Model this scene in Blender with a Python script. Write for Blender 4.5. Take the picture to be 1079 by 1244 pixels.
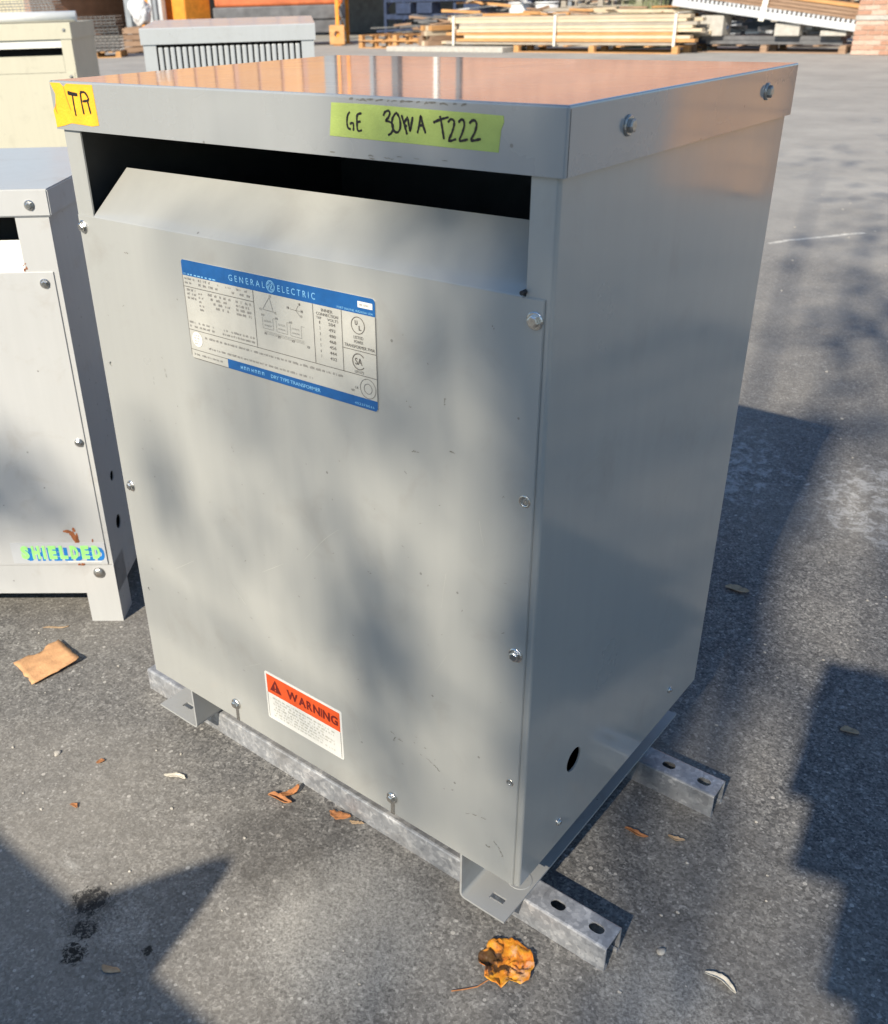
import bpy, bmesh, math, random
from mathutils import Vector, Matrix, noise

for o in list(bpy.data.objects):
    bpy.data.objects.remove(o)
SC = bpy.context.scene
COL = SC.collection
RND = random.Random(7)

# ------------------------------------------------------------------ camera
YAW, PITCH, ROLL = -0.7089, 0.4888, -0.0296
CAM = Vector((1.0959, -0.6979, 1.0703))
fwd = Vector((math.sin(YAW) * math.cos(PITCH), math.cos(YAW) * math.cos(PITCH), -math.sin(PITCH)))
rgt = Vector((math.cos(YAW), -math.sin(YAW), 0))
upv = rgt.cross(fwd)
r2 = math.cos(ROLL) * rgt + math.sin(ROLL) * upv
u2 = -math.sin(ROLL) * rgt + math.cos(ROLL) * upv
cd = bpy.data.cameras.new('camera')
cam = bpy.data.objects.new('camera', cd)
COL.objects.link(cam)
cam.matrix_world = Matrix(((r2.x, u2.x, -fwd.x, CAM.x), (r2.y, u2.y, -fwd.y, CAM.y),
                           (r2.z, u2.z, -fwd.z, CAM.z), (0, 0, 0, 1)))
cd.sensor_fit = 'HORIZONTAL'
cd.sensor_width = 36
cd.lens = 1156.55 / 1079 * 36
cd.shift_x = 74.77 / 1079
cd.shift_y = -9.72 / 1079
cd.clip_start = 0.05
cd.clip_end = 600
cd.dof.use_dof = True
cd.dof.focus_distance = 1.12
cd.dof.aperture_fstop = 13
SC.camera = cam

# ------------------------------------------------------------------ light
SUN = Vector((0.212, -1.43, 1.0)).normalized()
w = bpy.data.worlds.new('World')
SC.world = w
w.use_nodes = True
nt = w.node_tree
bg = nt.nodes['Background']
sky = nt.nodes.new('ShaderNodeTexSky')
sky.sky_type = 'NISHITA'
sky.sun_disc = False
sky.sun_elevation = math.asin(SUN.z)
sky.sun_rotation = math.atan2(SUN.x, SUN.y)
sky.air_density = 1.2
sky.dust_density = 0.0
sky.ozone_density = 4.0
nt.links.new(sky.outputs[0], bg.inputs[0])
bg.inputs[1].default_value = 0.105
sd = bpy.data.lights.new('sun', 'SUN')
sd.energy = 5.0
sd.angle = math.radians(0.5)
sd.color = (1.0, 0.90, 0.74)
so = bpy.data.objects.new('sun', sd)
COL.objects.link(so)
so.rotation_euler = SUN.to_track_quat('Z', 'Y').to_euler()
SC.view_settings.view_transform = 'Standard'
SC.view_settings.look = 'None'
SC.view_settings.exposure = 0.56
SC.view_settings.gamma = 1
SC.cycles.use_denoising = True
SC.cycles.max_bounces = 8

# ------------------------------------------------------------------ material helpers
MATS = {}


class NT:
    def __init__(self, name):
        self.m = bpy.data.materials.new(name)
        self.m.use_nodes = True
        self.t = self.m.node_tree
        self.n = self.t.nodes
        self.b = self.n['Principled BSDF']
        self.co = None

    def new(self, typ, **kw):
        n = self.n.new('ShaderNode' + typ)
        for k, v in kw.items():
            if k in n.inputs:
                n.inputs[k].default_value = v
            else:
                setattr(n, k, v)
        return n

    def link(self, a, b):
        self.t.links.new(a, b)

    def coord(self, scale=(1, 1, 1), loc=(0, 0, 0), rot=(0, 0, 0), out='Object'):
        if self.co is None:
            self.co = self.new('TexCoord')
        mp = self.new('Mapping')
        mp.inputs['Scale'].default_value = scale
        mp.inputs['Location'].default_value = loc
        mp.inputs['Rotation'].default_value = rot
        self.link(self.co.outputs[out], mp.inputs[0])
        return mp.outputs[0]

    def noise(self, scale, detail=4, rough=0.55, vec=None, dist=0):
        n = self.new('TexNoise')
        n.inputs['Scale'].default_value = scale
        n.inputs['Detail'].default_value = detail
        n.inputs['Roughness'].default_value = rough
        n.inputs['Distortion'].default_value = dist
        self.link(vec if vec is not None else self.coord(), n.inputs['Vector'])
        return n.outputs['Fac']

    def voro(self, scale, feature='F1', vec=None, rand=1.0):
        n = self.new('TexVoronoi')
        n.feature = feature
        n.inputs['Scale'].default_value = scale
        n.inputs['Randomness'].default_value = rand
        self.link(vec if vec is not None else self.coord(), n.inputs['Vector'])
        return n

    def ramp(self, fac, stops, interp='LINEAR'):
        r = self.new('ValToRGB')
        cr = r.color_ramp
        cr.interpolation = interp
        while len(cr.elements) < len(stops):
            cr.elements.new(0.5)
        for e, (p, c) in zip(cr.elements, stops):
            e.position = p
            if isinstance(c, (int, float)):
                c = (c, c, c)
            e.color = (*c, 1)
        self.link(fac, r.inputs[0])
        return r.outputs[0]

    def mix(self, fac, a, b, mode='MIX'):
        n = self.new('Mix')
        n.data_type = 'RGBA'
        n.blend_type = mode
        for sock, v in ((n.inputs[0], fac), (n.inputs[6], a), (n.inputs[7], b)):
            if isinstance(v, (int, float)):
                sock.default_value = v if sock == n.inputs[0] else (v, v, v, 1)
            elif isinstance(v, tuple):
                sock.default_value = (*v, 1)
            else:
                self.link(v, sock)
        return n.outputs[2]

    def math(self, op, a, b=0.0, c=0.0, clamp=False):
        n = self.new('Math')
        n.operation = op
        n.use_clamp = clamp
        for s, v in zip(n.inputs, (a, b, c)):
            if isinstance(v, (int, float)):
                s.default_value = v
            else:
                self.link(v, s)
        return n.outputs[0]

    def bump(self, h, strength=0.2, dist=0.001, normal=None):
        n = self.new('Bump')
        n.inputs['Strength'].default_value = strength
        n.inputs['Distance'].default_value = dist
        self.link(h, n.inputs['Height'])
        if normal is not None:
            self.link(normal, n.inputs['Normal'])
        return n.outputs[0]

    def set(self, color=None, rough=None, metal=None, normal=None, **kw):
        b = self.b
        for key, v in (('Base Color', color), ('Roughness', rough), ('Metallic', metal), ('Normal', normal),
                       *[(k.replace('_', ' '), v) for k, v in kw.items()]):
            if v is None:
                continue
            if isinstance(v, (int, float)):
                b.inputs[key].default_value = v
            elif isinstance(v, tuple):
                b.inputs[key].default_value = (*v, 1) if len(v) == 3 else v
            else:
                self.link(v, b.inputs[key])
        return self.m


def simple(name, col, rough=0.6, metal=0.0, var=0.15, scale=20, bump=0.0, **kw):
    if name in MATS:
        return MATS[name]
    m = NT(name)
    n = m.noise(scale, 5)
    lo = tuple(c * (1 - var) for c in col)
    hi = tuple(min(1, c * (1 + var)) for c in col)
    c = m.ramp(n, [(0.3, lo), (0.7, hi)])
    nor = m.bump(m.noise(scale * 6, 3), bump, 0.002) if bump else None
    MATS[name] = m.set(color=c, rough=rough, metal=metal, normal=nor, **kw)
    return MATS[name]


def paint(name, col, rough=0.34, coat=0.35, coat_rough=0.12, dirt=0.25, dirtcol=(0.2, 0.17, 0.13), wave=0.3, fine=0.0):
    """enamel on folded sheet steel: faint streaks, specks, orange peel and slow waves in the sheet"""
    m = NT(name)
    big = m.noise(2.3, 3)
    streak = m.noise(6, 5, vec=m.coord((9, 9, 0.7)))
    c = m.ramp(m.math('ADD', m.math('MULTIPLY', big, 0.5), m.math('MULTIPLY', streak, 0.5)),
               [(0.35, tuple(x * 0.965 for x in col)), (0.65, tuple(min(1, x * 1.03) for x in col))])
    smudge = m.ramp(m.noise(11, 6, 0.65, dist=0.6), [(0.56, 0.0), (0.78, dirt)])
    c = m.mix(smudge, c, dirtcol)
    sp = m.voro(60)
    speck = m.math('MULTIPLY', m.math('LESS_THAN', sp.outputs['Distance'], 0.10),
                   m.math('GREATER_THAN', m.new('SeparateColor') and _sep(m, sp.outputs['Color']), 0.93))
    c = m.mix(m.math('MULTIPLY', speck, 0.55), c, (0.07, 0.06, 0.05))
    r = m.ramp(m.noise(7, 5), [(0.3, rough - 0.05), (0.7, rough + 0.08)])
    b1 = m.bump(m.noise(1.7, 2), wave, 0.02)
    b2 = m.bump(m.noise(420, 2), 0.06, 0.0006, b1)
    cn = m.bump(m.noise(150, 3, 0.7), fine, 0.0008, b1) if fine else b1
    cr_ = m.ramp(m.noise(9, 6, 0.7), [(0.35, coat_rough * 0.7), (0.7, coat_rough * 2.0)])
    return m.set(color=c, rough=r, normal=b2, Coat_Weight=coat, Coat_Roughness=cr_, Coat_Normal=cn,
                 Coat_IOR=1.7)


def _sep(m, col):
    s = m.new('SeparateColor')
    m.link(col, s.inputs[0])
    return s.outputs[0]


M_GREY = paint('grey_enamel', (0.348, 0.352, 0.334), rough=0.32, coat=0.85, coat_rough=0.085, wave=0.13)
M_GREYLID = paint('grey_enamel_lid', (0.30, 0.31, 0.31), rough=0.26, coat=1.0, coat_rough=0.045, dirt=0.15, dirtcol=(0.30, 0.27, 0.23), wave=0.03, fine=0.05)
M_LIGHT = paint('light_grey_enamel', (0.455, 0.46, 0.455), rough=0.4, coat=0.15, dirt=0.45, dirtcol=(0.3, 0.25, 0.2))
M_CREAM = paint('cream_enamel', (0.50, 0.475, 0.37), rough=0.45, coat=0.1)
M_PALE = paint('pale_grey_enamel', (0.40, 0.42, 0.43), rough=0.35, coat=0.5, coat_rough=0.1)
M_BLACK = simple('shade_black', (0.012, 0.012, 0.012), 0.8)  # shade inside the cabinets put into the colour
M_CAVITY = simple('shade_dim_grey', (0.07, 0.07, 0.068), 0.6)  # half-lit inner walls, their shade painted in
M_SEAM = simple('seam_dark', (0.03, 0.03, 0.032), 0.7)
M_ZINC = simple('zinc_bolt', (0.62, 0.61, 0.58), 0.24, 1.0, 0.15, 300, 0.15)
M_DULLBOLT = simple('painted_bolt', (0.40, 0.39, 0.37), 0.3, 0.85, 0.25, 250, 0.2)
M_WHITE = simple('white_label_vinyl', (0.72, 0.71, 0.66), 0.4, 0, 0.04, 40)
M_BLUE = simple('blue_print', (0.012, 0.10, 0.30), 0.35, 0, 0.10, 90)
M_PALEBLUE = simple('pale_blue_print', (0.22, 0.48, 0.72), 0.4, 0, 0.2, 600)
M_PLATE = simple('nameplate_foil', (0.52, 0.51, 0.46), 0.35, 0.15, 0.06, 40)
M_INK = simple('faded_ink', (0.11, 0.10, 0.09), 0.5, 0, 0.35, 700)
M_FINEINK = simple('fine_print_ink', (0.26, 0.24, 0.22), 0.5, 0, 0.3, 700)
M_ORANGEP = simple('orange_print', (0.75, 0.095, 0.018), 0.45, 0, 0.08, 120)
M_DARKRED = simple('warning_lettering_ink', (0.16, 0.012, 0.008), 0.5, 0, 0.2, 300)
M_PALEINK = simple('pale_warning_print', (0.42, 0.41, 0.34), 0.5, 0, 0.25, 500)
M_TAPE = simple('lime_masking_tape', (0.38, 0.47, 0.12), 0.65, 0, 0.08, 60, 0.25)
M_TAPEO = simple('amber_tape', (0.83, 0.42, 0.018), 0.6, 0, 0.10, 50, 0.35)
M_MARK = simple('black_marker', (0.013, 0.009, 0.012), 0.35, 0, 0.3, 200)
M_SCUFF = simple('scuff', (0.17, 0.16, 0.14), 0.6, 0, 0.4, 900)
M_RUST = simple('rust', (0.30, 0.10, 0.035), 0.85, 0, 0.5, 60, 0.3)
M_GREENL = simple('green_lettering', (0.33, 0.76, 0.22), 0.5, 0, 0.12, 100)
M_BLUEL = simple('blue_lettering_shadow', (0.01, 0.17, 0.50), 0.5, 0, 0.1, 100)


def galvanised():
    m = NT('galvanised_steel')
    v = m.voro(170)
    sp = _sep(m, v.outputs['Color'])
    n = m.noise(40, 6, 0.7)
    c = m.ramp(m.math('ADD', m.math('MULTIPLY', sp, 0.25), m.math('MULTIPLY', n, 0.75)),
               [(0.3, (0.30, 0.31, 0.33)), (0.55, (0.44, 0.45, 0.47)), (0.75, (0.70, 0.70, 0.70))])
    dirt = m.ramp(m.noise(14, 5), [(0.5, 0.0), (0.8, 0.6)])
    c = m.mix(dirt, c, (0.22, 0.19, 0.16))
    r = m.ramp(n, [(0.3, 0.42), (0.7, 0.62)])
    return m.set(color=c, rough=r, metal=0.55, normal=m.bump(m.noise(180, 4), 0.25, 0.001))


def wood(name, a, b, scale=1.0, axis=0):
    m = NT(name)
    s = [22 * scale] * 3
    s[axis] = 1.6 * scale
    g = m.noise(2.2, 6, 0.65, m.coord(tuple(s), out='Object'), 0.8)
    info = m.new('ObjectInfo')
    rv = info.outputs['Random']
    c = m.ramp(g, [(0.3, a), (0.7, b)])
    c = m.mix(m.math('MULTIPLY', rv, 0.35), c, tuple(x * 0.55 for x in a))
    return m.set(color=c, rough=0.8, normal=m.bump(g, 0.4, 0.003))


M_GALV = galvanised()
M_WOODO = wood('fresh_orange_wood', (0.42, 0.20, 0.07), (0.62, 0.36, 0.15))
M_WOODP = wood('pale_sawn_lumber', (0.46, 0.36, 0.24), (0.68, 0.58, 0.43))
M_WOODB = wood('brown_weathered_wood', (0.22, 0.13, 0.08), (0.40, 0.27, 0.18))
M_WOODG = wood('grey_weathered_wood', (0.30, 0.26, 0.21), (0.50, 0.45, 0.38))
M_PLY = wood('orange_plywood', (0.44, 0.215, 0.085), (0.60, 0.34, 0.15), 0.3, 2)
M_CARD = simple('cardboard', (0.56, 0.305, 0.145), 0.85, 0, 0.26, 38, 0.5)
M_CARTON = simple('carton_cardboard', (0.40, 0.26, 0.14), 0.85, 0, 0.1, 8, 0.1)
M_LEAFB = simple('brown_dead_leaf', (0.38, 0.16, 0.06), 0.75, 0, 0.45, 120, 0.3)
M_LEAFT = simple('tan_dead_leaf', (0.40, 0.28, 0.17), 0.8, 0, 0.3, 120, 0.3)
M_LEAFW = simple('bleached_dead_leaf', (0.62, 0.57, 0.47), 0.8, 0, 0.2, 150, 0.3)
M_STONE = simple('pale_pebble', (0.44, 0.41, 0.36), 0.85, 0, 0.3, 80, 0.3)
M_ORMET = simple('orange_rack_paint', (0.70, 0.27, 0.03), 0.45, 0, 0.2, 9)
M_NAVY = simple('navy_rack_paint', (0.03, 0.045, 0.09), 0.5, 0, 0.3, 9)
M_DKSTEEL = simple('dark_wire_steel', (0.16, 0.155, 0.15), 0.5, 0.5, 0.3, 12)
M_LTSTEEL = simple('light_wire_steel', (0.30, 0.30, 0.295), 0.45, 0.5, 0.25, 12)
M_SILVER = simple('silver_beam', (0.62, 0.63, 0.64), 0.4, 0.4, 0.12, 6)
M_MACH = simple('machine_grey', (0.12, 0.12, 0.125), 0.5, 0, 0.3, 5)
M_MACHR = simple('machine_red_orange', (0.52, 0.14, 0.05), 0.5, 0, 0.2, 5)
M_PVC = simple('white_pvc', (0.75, 0.75, 0.74), 0.3, 0, 0.05, 8)
M_TWINE = simple('white_strapping', (0.70, 0.68, 0.60), 0.8, 0, 0.2, 30)
M_POLY = simple('white_polythene', (0.6, 0.61, 0.62), 0.35, 0, 0.1, 9, 0.3)
M_CONC = simple('concrete', (0.42, 0.40, 0.36), 0.9, 0, 0.15, 12, 0.3)
M_BRUSHG = simple('dry_green_brush', (0.22, 0.24, 0.12), 0.9, 0, 0.5, 30)
M_STEELCOL = simple('grey_steel_column', (0.25, 0.27, 0.29), 0.5, 0, 0.15, 4)
M_BARK = simple('bark', (0.10, 0.075, 0.055), 0.9, 0, 0.4, 12, 0.6)


def asphalt():
    m = NT('worn_asphalt')
    P = m.coord()
    # stones of the worn surface
    v1 = m.voro(300, vec=P)
    v4 = m.voro(150, vec=P)
    s4 = _sep(m, v4.outputs['Color'])
    v2 = m.voro(120, vec=P)
    s1 = _sep(m, v1.outputs['Color'])
    s2 = _sep(m, v2.outputs['Color'])
    fine = m.noise(300, 3, 0.75, P)
    mid = m.noise(26, 6, 0.65, P)
    big = m.noise(1.6, 5, 0.6, P)
    huge = m.noise(0.35, 4, 0.6, P)
    t = m.math('ADD', m.math('ADD', m.math('MULTIPLY', s1, 0.34), m.math('MULTIPLY', s4, 0.16)), m.math('MULTIPLY', fine, 0.50))
    c = m.ramp(t, [(0.22, (0.036, 0.037, 0.039)), (0.40, (0.100, 0.099, 0.098)), (0.52, (0.155, 0.152, 0.147)),
                   (0.64, (0.22, 0.215, 0.205)), (0.80, (0.42, 0.41, 0.39))])
    # binder still dark in patches, dust pale in others
    c = m.mix(m.ramp(mid, [(0.35, 0.40), (0.6, 0.0)]), c, (0.075, 0.072, 0.072))
    c = m.mix(m.ramp(big, [(0.42, 0.0), (0.72, 0.45)]), c, (0.32, 0.295, 0.255))
    c = m.mix(m.ramp(huge, [(0.45, 0.0), (0.7, 0.3)]), c, (0.36, 0.33, 0.28))
    # single bright chips
    chip = m.math('MULTIPLY', m.math('LESS_THAN', v2.outputs['Distance'], 0.27), m.math('GREATER_THAN', s2, 0.955))
    c = m.mix(m.math('MULTIPLY', chip, 0.5), c, (0.55, 0.53, 0.49))
    v3 = m.voro(34, vec=P)
    chip2 = m.math('MULTIPLY', m.math('LESS_THAN', v3.outputs['Distance'], 0.10),
                   m.math('GREATER_THAN', _sep(m, v3.outputs['Color']), 0.90))
    c = m.mix(m.math('MULTIPLY', chip2, 0.6), c, (0.58, 0.55, 0.50))
    # lime bloom: whitish smears
    sm = m.noise(9, 7, 0.75, m.coord((1, 2.2, 1), rot=(0, 0, 0.6)), 0.4)
    c = m.mix(m.ramp(sm, [(0.60, 0.0), (0.74, 0.5)]), c, (0.50, 0.49, 0.46))
    # paving turns paler with distance, the transition broken up by noise
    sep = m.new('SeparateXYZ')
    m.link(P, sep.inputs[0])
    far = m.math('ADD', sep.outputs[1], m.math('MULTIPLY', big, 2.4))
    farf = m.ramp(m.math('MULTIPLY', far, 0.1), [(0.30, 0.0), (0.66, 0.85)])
    far_tone = m.ramp(m.noise(1.2, 7, 0.75), [(0.25, (0.25, 0.245, 0.232)), (0.75, (0.43, 0.415, 0.385))])
    c = m.mix(farf, c, far_tone)

    def spot(x, y, r, col, fac, nscale, lo, hi):
        nonlocal c
        d = m.new('VectorMath')
        d.operation = 'DISTANCE'
        d.inputs[1].default_value = (x, y, 0)
        m.link(P, d.inputs[0])
        f = m.math('SUBTRACT', 1.0, m.math('DIVIDE', d.outputs['Value'], r), clamp=True)
        f = m.math('MULTIPLY', m.math('ADD', f, 0.35, clamp=True), m.math('MULTIPLY', m.noise(nscale, 8, 0.8, m.coord((1, 1, 1), rot=(0, 0, 0.7)), 0.5), 1.25))
        f = m.ramp(f, [(lo, 0.0), (hi, fac)])
        c = m.mix(f, c, col)

    oil = (0.006, 0.006, 0.006)
    spot(0.203, -0.288, 0.044, oil, 0.95, 130, 0.51, 0.59)   # oil drips
    spot(0.235, -0.320, 0.036, oil, 0.95, 130, 0.56, 0.63)
    spot(0.255, -0.350, 0.034, oil, 0.95, 140, 0.55, 0.62)
    spot(0.325, -0.288, 0.016, oil, 0.9, 110, 0.54, 0.62)
    spot(0.215, -0.300, 0.085, (0.04, 0.04, 0.042), 0.55, 200, 0.52, 0.66)
    spot(0.27, -0.285, 0.08, (0.62, 0.59, 0.54), 0.3, 260, 0.58, 0.74)      # chalky crumbs beside it
    spot(0.50, -0.10, 0.26, (0.55, 0.54, 0.50), 0.42, 220, 0.52, 0.74)
    spot(0.34, -0.06, 0.16, (0.06, 0.055, 0.05), 0.5, 25, 0.40, 0.7)
    spot(0.86, 0.06, 0.16, (0.55, 0.54, 0.50), 0.42, 220, 0.54, 0.74)
    spot(0.15, 1.45, 0.75, (0.50, 0.50, 0.49), 0.5, 30, 0.58, 0.70)
    spot(0.80, 1.55, 0.55, (0.50, 0.50, 0.49), 0.5, 30, 0.60, 0.70)
    # a pale scratched line across the yard
    ax, ay, bx_, by_ = -0.44, 3.94, -0.14, 4.40
    L = math.hypot(bx_ - ax, by_ - ay)
    ux, uy = (bx_ - ax) / L, (by_ - ay) / L
    al = m.math('ADD', m.math('MULTIPLY', m.math('SUBTRACT', sep.outputs[0], ax), ux),
                m.math('MULTIPLY', m.math('SUBTRACT', sep.outputs[1], ay), uy))
    ac = m.math('ADD', m.math('MULTIPLY', m.math('SUBTRACT', sep.outputs[0], ax), -uy),
                m.math('MULTIPLY', m.math('SUBTRACT', sep.outputs[1], ay), ux))
    ac = m.math('ADD', ac, m.math('MULTIPLY', m.math('SUBTRACT', m.noise(5, 3, 0.5, P), 0.5), 0.06))
    on = m.math('MULTIPLY', m.math('LESS_THAN', m.math('ABSOLUTE', ac), 0.012),
                m.math('MULTIPLY', m.math('GREATER_THAN', al, 0.0), m.math('LESS_THAN', al, L)))
    on = m.math('MULTIPLY', on, m.ramp(m.noise(30, 4, 0.6, P), [(0.3, 0.1), (0.6, 0.8)]))
    c = m.mix(on, c, (0.72, 0.70, 0.64))
    h = m.math('ADD', m.math('MULTIPLY', s1, 0.5), m.math('MULTIPLY', fine, 0.5))
    n1 = m.bump(h, 0.5, 0.0015)
    n2 = m.bump(mid, 0.25, 0.006, n1)
    return m.set(color=c, rough=0.88, normal=n2, Specular_IOR_Level=0.3)


def brick_mat():
    m = NT('brickwork')
    b = m.new('TexBrick')
    b.offset = 0.5
    b.inputs['Color1'].default_value = (0.35, 0.165, 0.10, 1)
    b.inputs['Color2'].default_value = (0.46, 0.24, 0.155, 1)
    b.inputs['Mortar'].default_value = (0.40, 0.33, 0.27, 1)
    b.inputs['Scale'].default_value = 1
    b.inputs['Mortar Size'].default_value = 0.005
    b.inputs['Brick Width'].default_value = 0.225
    b.inputs['Row Height'].default_value = 0.075
    m.link(m.coord(rot=(math.radians(-90), 0, 0)), b.inputs['Vector'])
    n = m.ramp(m.noise(3, 5), [(0.3, 0.8), (0.7, 1.1)])
    c = m.mix(1.0, b.outputs['Color'], n, 'MULTIPLY')
    return m.set(color=c, rough=0.85, normal=m.bump(b.outputs['Fac'], -0.5, 0.01))


def brick_single():
    m = NT('fired_brick')
    info = m.new('ObjectInfo')
    c = m.ramp(info.outputs['Random'], [(0.0, (0.40, 0.22, 0.15)), (0.5, (0.50, 0.31, 0.23)), (1.0, (0.58, 0.41, 0.33))])
    n = m.ramp(m.noise(30, 5), [(0.3, 0.8), (0.7, 1.1)])
    return m.set(color=m.mix(1.0, c, n, 'MULTIPLY'), rough=0.9, normal=m.bump(m.noise(90, 4), 0.4, 0.003))


def leaf_mat():
    m = NT('foliage')
    info = m.new('ObjectInfo')
    c = m.ramp(m.noise(1.5, 3), [(0.3, (0.035, 0.065, 0.018)), (0.7, (0.08, 0.12, 0.03))])
    return m.set(color=c, rough=0.6)


def orange_leaf():
    m = NT('orange_autumn_leaf')
    n = m.noise(38, 6, 0.65, None, 0.8)
    c = m.ramp(n, [(0.30, (0.50, 0.09, 0.015)), (0.5, (0.72, 0.26, 0.02)), (0.72, (0.82, 0.45, 0.02))])
    c = m.mix(m.ramp(m.noise(60, 4, 0.6), [(0.55, 0.0), (0.66, 0.8)]), c, (0.75, 0.42, 0.24))
    vec = m.coord(loc=(0.018, 0.004, 0))
    d = m.new('VectorMath')
    d.operation = 'LENGTH'
    m.link(vec, d.inputs[0])
    near = m.math('SUBTRACT', 1.0, m.math('DIVIDE', d.outputs['Value'], 0.032), clamp=True)
    k = m.math('ADD', m.math('MULTIPLY', near, 0.35), m.math('MULTIPLY', m.noise(75, 3, 0.5), 0.75))
    c = m.mix(m.ramp(k, [(0.50, 0.0), (0.56, 0.92)]), c, (0.035, 0.018, 0.008))
    return m.set(color=c, rough=0.6, normal=m.bump(m.noise(90, 4), 0.5, 0.003))


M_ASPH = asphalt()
M_BRICK = brick_mat()
M_BRICK1 = brick_single()
M_LEAF = leaf_mat()
M_OLEAF = orange_leaf()


# ------------------------------------------------------------------ mesh helpers
def put(name, me, mat, parent=None, loc=None, rot=None):
    o = bpy.data.objects.new(name, me)
    COL.objects.link(o)
    if mat is not None and not me.materials:
        me.materials.append(mat)
    if parent is not None:
        o.parent = parent
    if loc is not None:
        o.location = loc
    if rot is not None:
        o.rotation_euler = rot
    return o


def empty(name, loc=(0, 0, 0), rz=0.0, label=None, cat=None, group=None):
    o = bpy.data.objects.new(name, None)
    COL.objects.link(o)
    o.location = loc
    o.rotation_euler = (0, 0, rz)
    o.empty_display_size = 0.1
    tag(o, label, cat, group)
    return o


def tag(o, label=None, cat=None, group=None, kind=None):
    for k, v in (('label', label), ('category', cat), ('group', group), ('kind', kind)):
        if v:
            o[k] = v
    return o


def me_from(bm, name, smooth=False):
    bmesh.ops.recalc_face_normals(bm, faces=bm.faces)
    me = bpy.data.meshes.new(name)
    bm.to_mesh(me)
    bm.free()
    if smooth:
        for p in me.polygons:
            p.use_smooth = True
    return me


def bm_box(bm, x0, x1, y0, y1, z0, z1, mat=None):
    vs = [bm.verts.new(v) for v in ((x0, y0, z0), (x1, y0, z0), (x1, y1, z0), (x0, y1, z0),
                                    (x0, y0, z1), (x1, y0, z1), (x1, y1, z1), (x0, y1, z1))]
    fs = [bm.faces.new([vs[i] for i in f]) for f in
          ((3, 2, 1, 0), (4, 5, 6, 7), (0, 1, 5, 4), (1, 2, 6, 5), (2, 3, 7, 6), (3, 0, 4, 7))]
    if mat is not None:
        bmesh.ops.transform(bm, matrix=mat, verts=vs)
    return vs


def box_me(name, x0, x1, y0, y1, z0, z1, bev=0.0, seg=2):
    bm = bmesh.new()
    bm_box(bm, x0, x1, y0, y1, z0, z1)
    if bev:
        bmesh.ops.bevel(bm, geom=list(bm.edges), offset=bev, segments=seg, affect='EDGES', profile=0.5)
    return me_from(bm, name)


def box(name, x0, x1, y0, y1, z0, z1, mat, parent=None, bev=0.0, loc=None, rot=None):
    return put(name, box_me(name, x0, x1, y0, y1, z0, z1, bev), mat, parent, loc, rot)


def bm_prism(bm, pts, axis, a0, a1):
    """pts: 2-D polygon in the two axes other than axis (cyclic order), extruded from a0 to a1"""
    def mk(p, a):
        if axis == 'x':
            return (a, p[0], p[1])
        if axis == 'y':
            return (p[0], a, p[1])
        return (p[0], p[1], a)
    lo = [bm.verts.new(mk(p, a0)) for p in pts]
    hi = [bm.verts.new(mk(p, a1)) for p in pts]
    n = len(pts)
    bm.faces.new(lo)
    bm.faces.new(hi)
    for i in range(n):
        bm.faces.new((lo[i], lo[(i + 1) % n], hi[(i + 1) % n], hi[i]))
    return lo + hi


def prism(name, pts, axis, a0, a1, mat, parent=None, loc=None, rot=None):
    bm = bmesh.new()
    bm_prism(bm, pts, axis, a0, a1)
    return put(name, me_from(bm, name), mat, parent, loc, rot)


def bm_cyl(bm, p0, p1, r0, r1=None, seg=16, caps=True):
    p0, p1 = Vector(p0), Vector(p1)
    r1 = r0 if r1 is None else r1
    d = p1 - p0
    q = d.to_track_quat('Z', 'Y').to_matrix().to_4x4()
    bmesh.ops.create_cone(bm, cap_ends=caps, segments=seg, radius1=r0, radius2=r1, depth=d.length,
                          matrix=Matrix.Translation((p0 + p1) / 2) @ q)


def cyl(name, p0, p1, r0, mat, parent=None, r1=None, seg=16, smooth=True):
    bm = bmesh.new()
    bm_cyl(bm, p0, p1, r0, r1, seg)
    me = me_from(bm, name)
    if smooth:
        for p in me.polygons:
            p.use_smooth = len(p.vertices) == 4
    return put(name, me, mat, parent)


def cut(o, cutters):
    """carve holes: each cutter is a bmesh"""
    for bm in cutters:
        c = put('cutter', me_from(bm, 'cutter'), None, o.parent)
        md = o.modifiers.new('hole', 'BOOLEAN')
        md.operation = 'DIFFERENCE'
        md.solver = 'EXACT'
        md.object = c
        dg = bpy.context.evaluated_depsgraph_get()
        dg.update()
        me = bpy.data.meshes.new_from_object(o.evaluated_get(dg))
        o.modifiers.clear()
        old = o.data
        o.data = me
        bpy.data.meshes.remove(old)
        bpy.data.objects.remove(c)


def cutter_cyl(p0, p1, r, seg=20):
    bm = bmesh.new()
    bm_cyl(bm, p0, p1, r, seg=seg)
    return bm


def cutter_box(*a):
    bm = bmesh.new()
    bm_box(bm, *a)
    return bm


def smooth_line(pts, n=5):
    out = []
    for i in range(len(pts) - 1):
        p0 = pts[max(i - 1, 0)]
        p1, p2 = pts[i], pts[i + 1]
        p3 = pts[min(i + 2, len(pts) - 1)]
        for k in range(n):
            t = k / n
            out.append(tuple(0.5 * (2 * p1[j] + (p2[j] - p0[j]) * t + (2 * p0[j] - 5 * p1[j] + 4 * p2[j] - p3[j]) * t * t
                                    + (-p0[j] + 3 * p1[j] - 3 * p2[j] + p3[j]) * t ** 3) for j in (0, 1)))
    out.append(pts[-1])
    return out


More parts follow.
